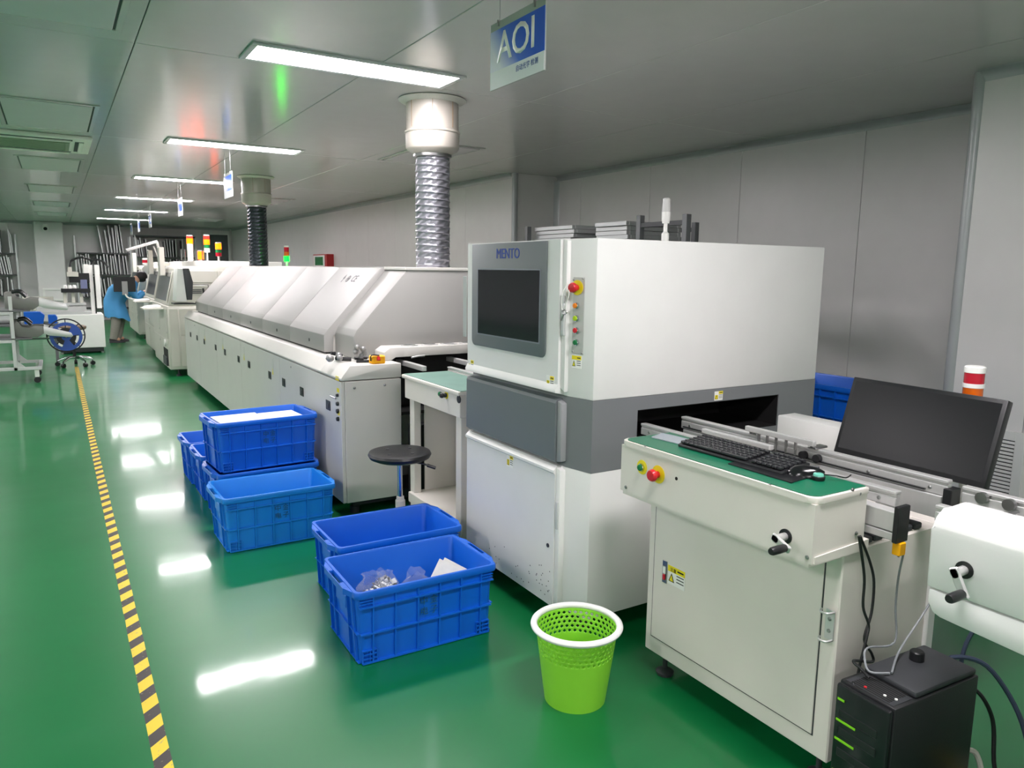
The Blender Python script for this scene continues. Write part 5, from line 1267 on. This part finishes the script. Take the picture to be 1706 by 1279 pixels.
def feeder(y, z, label, dx=0):
    t = thing('component_feeder', label, 'feeder', (-.4+dx, y, z), 'tape feeders on the cart')
    b = MB(); b.prism([(-.56+dx, z), (-.27+dx, z-.02), (-.2+dx, z+.03), (-.2+dx, z+.12), (-.3+dx, z+.13), (-.36+dx, z+.10), (-.44+dx, z+.12), (-.48+dx, z+.2), (-.56+dx, z+.2)], 'y', y-.012, y+.012, .002); b.build('body', M_feeder, t)
    b = MB(); b.prism([(-.2+dx, z+.03), (-.2+dx, z+.12), (.10+dx, z+.03), (.12+dx, z-.01), (.1+dx, z-.03), (-.14+dx, z-.0)], 'y', y-.015, y+.015, .002); b.build('tail', M_alu, t)
    b = MB(); b.tube([(-.48+dx, y, z+.20), (-.4+dx, y, z+.21), (-.33+dx, y, z+.14)], .018, 8, 3); b.build('tape_guide', M_black, t)
for k, y in enumerate((11.255, 11.47, 11.7)): feeder(y, .946, ['front', 'second', 'third'][k] + ' grey tape feeder on the upper level of the cart', 0)
for k, y in enumerate((11.25, 11.6)): feeder(y, .596, ['front', 'second'][k] + ' grey tape feeder on the lower level of the cart', .03)
# component reels
def reel(x, y, z, r, m, label, spokes=False):
    t = thing('component_reel', label, 'reel', (x, y, z-r), 'component reels at the cart')
    for s in (-1, 1):
        b = MB(); yy = y+s*.012; n = 36
        def rg(rr_, a0, a1, steps):
            return [(rr_*math.cos(a0+(a1-a0)*i/steps), rr_*math.sin(a0+(a1-a0)*i/steps)) for i in range(steps+1)]
        def annulus(r0, r1, a0, a1, steps=36):
            A, B = rg(r0, a0, a1, steps), rg(r1, a0, a1, steps)
            for i in range(steps):
                b.prism([(x+A[i][0], z+A[i][1]), (x+B[i][0], z+B[i][1]), (x+B[i+1][0], z+B[i+1][1]), (x+A[i+1][0], z+A[i+1][1])], 'y', yy-.0015, yy+.0015)
        if spokes:
            annulus(r*.93, r, 0, 2*math.pi)
            for i in range(8):
                a = 2*math.pi*i/8; d = Vector((math.cos(a), 0, math.sin(a))); b.cyl(Vector((x, yy, z))+d*r*.3, Vector((x, yy, z))+d*r*.95, .006, n=6)
            annulus(r*.2, r*.32, 0, 2*math.pi, 20)
        else:
            annulus(r*.78, r, 0, 2*math.pi); annulus(r*.08, r*.3, 0, 2*math.pi, 20)
            for i in range(3): annulus(r*.3, r*.78, 2*math.pi*i/3+.15, 2*math.pi*i/3+1.1, 10)
        b.build('flange', m, t, 0)
    MB().cyl((x, y-.012, z), (x, y+.012, z), r*.4 if not spokes else r*.25, n=28).build('hub', M_black, t)
    if not spokes: MB().lathe([(r*.42, -.009), (r*.62, -.009), (r*.62, .009), (r*.42, .009)], (x, y, z), (0, 1, 0), n=32).build('tape_winding', M_black, t)
MB().tube([(-.5, 11.38, .545), (.0, 11.38, .55), (.06, 11.38, .57)], .012, 8).build('reel_arm', M_steel, fc); MB().cyl((.072, 11.28, .572), (.072, 11.52, .572), .012, n=10).build('reel_spindle', M_steel, fc)
reel(.072, 11.30, .572, .185, M_reel, 'large blue component reel hanging behind the lower feeder')
reel(.072, 11.48, .572, .225, M_black, 'open black spoked reel behind the blue reel', True)
# far blue crates under and behind the cart
put_crate(cr1, -.62, 12.9, .62, 90, 'small far blue crate seen through the feeder cart') if False else None
bt = thing('side_table', 'low grey table behind the feeder cart carrying small blue bins', 'table', (-.35, 13.2, 0))
MB().box(-1.2, .0, 12.95, 13.45, .60, .63, .004).build('top', M_rack, bt)
for (x, y) in ((-1.15, 13.0), (-.05, 13.0), (-1.15, 13.4), (-.05, 13.4)): MB().box(x-.02, x+.02, y-.02, y+.02, 0, .60).build('leg', M_rack, bt, 0)
for k, (x, l) in enumerate(((-.3, 'larger small blue parts bin on the low table'), (-.07, 'smaller blue parts bin at the table end'))):
    b = MB(); w_ = .13 if k == 0 else .06; h_ = .17 if k == 0 else .12
    P_ = [(x-w_, .63), (x+w_*.8, .63), (x+w_, .63+h_*.7), (x+w_*.6, .63+h_), (x-w_, .63+h_)]
    b.prism(P_, 'y', 13.05, 13.3, .004); b.prism([(p_[0]*1, p_[1]) for p_ in P_], 'y', 13.04, 13.05); tag(b.build('parts_bin', M_crate), l, 'bin', 'small blue bins on the low table')
t = thing('paper_roll', 'silver roll lying on the low table left of the blue bins', 'roll', (-.62, 13.2, .63)); MB().cyl((-.75, 13.15, .69), (-.5, 13.15, .69), .06, n=20).build('roll', M_frame, t); MB().cyl((-.49, 13.15, .69), (-.5, 13.15, .69), .02, n=12).build('core', M_stain, t)
# ================================================================== swivel chair
sc_ = thing('swivel_chair', 'swivel chair with chrome five-star base at the end of the tape', 'chair', (.17, 12.85, 0))
c0 = Vector((.17, 12.85, 0))
MB().lathe([(.05, .54), (.16, .545), (.18, .565), (.18, .595), (.15, .61), (.02, .605)], c0, n=28).build('seat', mat('seat_tan', (126, 108, 90), .6), sc_)
MB().cyl(c0+Vector((0, 0, .12)), c0+Vector((0, 0, .54)), .022, n=14).build('column', M_black, sc_)
for i in range(5):
    a = 2*math.pi*i/5+.25; d = Vector((math.cos(a), math.sin(a), 0))
    b = MB(); b.tube([c0+Vector((0, 0, .13)), c0+d*.12+Vector((0, 0, .135)), c0+d*.24+Vector((0, 0, .085))], [.024, .02, .014], 8, 3 if False else 0); b.build('base_arm', M_chrome, sc_)
    s_ = d.cross(Vector((0, 0, 1))); e = c0+d*.24
    b = MB(); b.cyl(e+s_*.02+Vector((0, 0, .032)), e-s_*.02+Vector((0, 0, .032)), .032, n=14); b.cyl(e+Vector((0, 0, .03)), e+Vector((0, 0, .085)), .008, n=8); b.build('caster', M_black, sc_)
# ================================================================== racks with upright frames at the end wall
def end_rack(x0, x1, zs, top, label, posts=True):
    t = thing('frame_rack', label, 'rack', ((x0+x1)/2, 23.2, 0), 'storage racks')
    for x in (x0, x1):
        for y in (22.92, 23.5): MB().box(x-.018, x+.018, y-.018, y+.018, 0, top).build('upright', M_frame, t, 0)
    for z in zs:
        MB().box(x0+.018, x1-.018, 22.92, 23.5, z-.03, z).build('shelf', M_rackdark, t, 0)
    return t
def upright_frames(x_list, z, hts, label):
    for k, (x, lean) in enumerate(x_list):
        h_ = hts[k % len(hts)]
        b = MB(); b.T = Matrix.Translation((x, 23.2, z)) @ Matrix.Rotation(lean, 4, 'Y')
        zb_ = abs(math.tan(lean))*.014+.003
        b.box(-.014, .014, -.26, -.235, zb_, h_); b.box(-.014, .014, .235, .26, zb_, h_); b.box(-.014, .014, -.235, .235, zb_, zb_+.025); b.box(-.014, .014, -.235, .235, h_-.025, h_); b.mi = 1; b.box(-.002, .002, -.235, .235, zb_+.025, h_-.025)
        tag(b.build('stencil_frame', [M_frame, M_rack], None, 0), '%s upright frame on the %s' % (ORD[k], label.split(' on the ', 1)[1]) if k else 'leftmost upright frame on the %s' % label.split(' on the ', 1)[1], 'frame', label)
def zr(py, px=170): return W(px, py, 'y', 22.95).z
def xr(px, py=430): return W(px, py, 'y', 22.95).x
random.seed(31)
zc = [zr(421), zr(457), zr(494)]
end_rack(.50, 1.80, zc+[.35], zr(393), 'middle grey rack of upright frames at the end wall, behind the gantry machine')
upright_frames([(xr(px), -.12 if k == 0 else random.uniform(-.09, .02)) for k, px in enumerate((172, 181, 187, 192, 196, 201, 206))], zc[0], (.72, .60, .72, .66, .74, .72, .76), 'upright pale frame on the top shelf of the middle rack')
upright_frames([(xr(px, 456), -.05+random.uniform(-.02, .02)) for px in (134, 138.5, 143, 147, 151, 166, 171, 177, 182, 187, 192, 196, 201, 208, 213)], zc[1], (.53, .51, .49, .54), 'upright pale frame on the second shelf of the middle rack')
upright_frames([(xr(px, 490), random.uniform(-.09, .0)) for px in (140, 146, 152, 172, 177, 183, 187)], zc[2], (.50, .47, .51), 'upright pale frame on the third shelf of the middle rack')
zl = [zr(421, 10), zr(457, 10), zr(492, 10)]
end_rack(-2.2, -.80, zl+[.35], zr(390, 10), 'left grey rack of upright frames beside the white column')
upright_frames([(xr(px, 421), random.uniform(-.06, .02)) for px in (-3, 1, 18, 21)], zl[0], (.48, .58, .6), 'upright pale frame on the top shelf of the left rack')
upright_frames([(xr(px, 457), -.12+random.uniform(-.03, .03)) for px in (-2, 4, 9, 13, 17, 20)], zl[1], (.46, .48, .44), 'upright pale frame on the second shelf of the left rack')
upright_frames([(xr(px, 492), random.uniform(-.06, .02)) for px in (-2, 4, 15, 23)], zl[2], (.46, .40), 'upright pale frame on the third shelf of the left rack')
zr3 = [zr(428, 270), zr(457, 270)]
end_rack(1.93, 3.45, zr3+[.9, .35], zr(392, 270), 'right dark rack of frames behind the stack lamps')
MB().box(1.93, 3.45, 22.9, 23.5, zr(394, 270)-.02, zr(394, 270)+.02).build('top_beam', M_rackdark, None, 0)
o = bpy.data.objects['top_beam']
o = [x for x in bpy.data.objects if x.name.startswith('top_beam') and x.parent is None][0]; o.parent = [x for x in bpy.data.objects if x.get('label', '').startswith('right dark rack')][0]; o.location = -o.parent.location
upright_frames([(xr(px, 428), random.uniform(-.1, 0)) for px in (230, 234, 238, 246, 277, 281, 285, 289, 294, 305)], zr3[0], (.48, .45, .50), 'upright pale frame on the top shelf of the right rack')
upright_frames([(xr(px, 457), random.uniform(-.05, .05)) for px in (284, 290, 296, 301, 306)], zr3[1], (.42, .4), 'upright pale frame on the second shelf of the right rack')
# dark board behind the rack, glazed window by the corner, framed panel
b = MB(); x0, x1, z0, z1 = 3.75, 4.5, 1.35, 2.48
for q in ((x0, x0+.06, z0, z1), (x1-.06, x1, z0, z1), (x0+.06, x1-.06, z0, z0+.06), (x0+.06, x1-.06, z1-.06, z1)): b.box(q[0], q[1], 23.50, 23.57, q[2], q[3])
w = b.build('window_1', M_white, None, 0); w['kind'] = 'structure'
MB().box(x0+.06, x1-.06, 23.53, 23.54, z0+.06, z1-.06).build('pane', M_pane, w, 0)
b = MB(); x0, x1, z0, z1 = -.3, .22, .55, .88
for q in ((x0, x0+.05, z0, z1), (x1-.05, x1, z0, z1), (x0+.05, x1-.05, z0, z0+.05), (x0+.05, x1-.05, z1-.05, z1)): b.box(q[0], q[1], 23.16, 23.2, q[2], q[3])
w = b.build('window_2', M_whiteprint, None, 0); w['kind'] = 'structure'
MB().box(x0+.05, x1-.05, 23.18, 23.19, z0+.05, z1-.05).build('pane', M_wall, w, 0)
t = thing('security_camera', 'small white dome security camera at the top of the white column', 'camera', (-.13, 23.2, 2.4))
MB().box(-.18, -.08, 23.05, 23.2, 2.47, 2.53, .006).build('bracket', M_whiteprint, t); MB().ball((-.13, 23.08, 2.43), .08, 16, 10).build('dome', M_whiteprint, t); MB().ball((-.13, 23.02, 2.41), .045, 14, 8).build('lens', M_void, t)
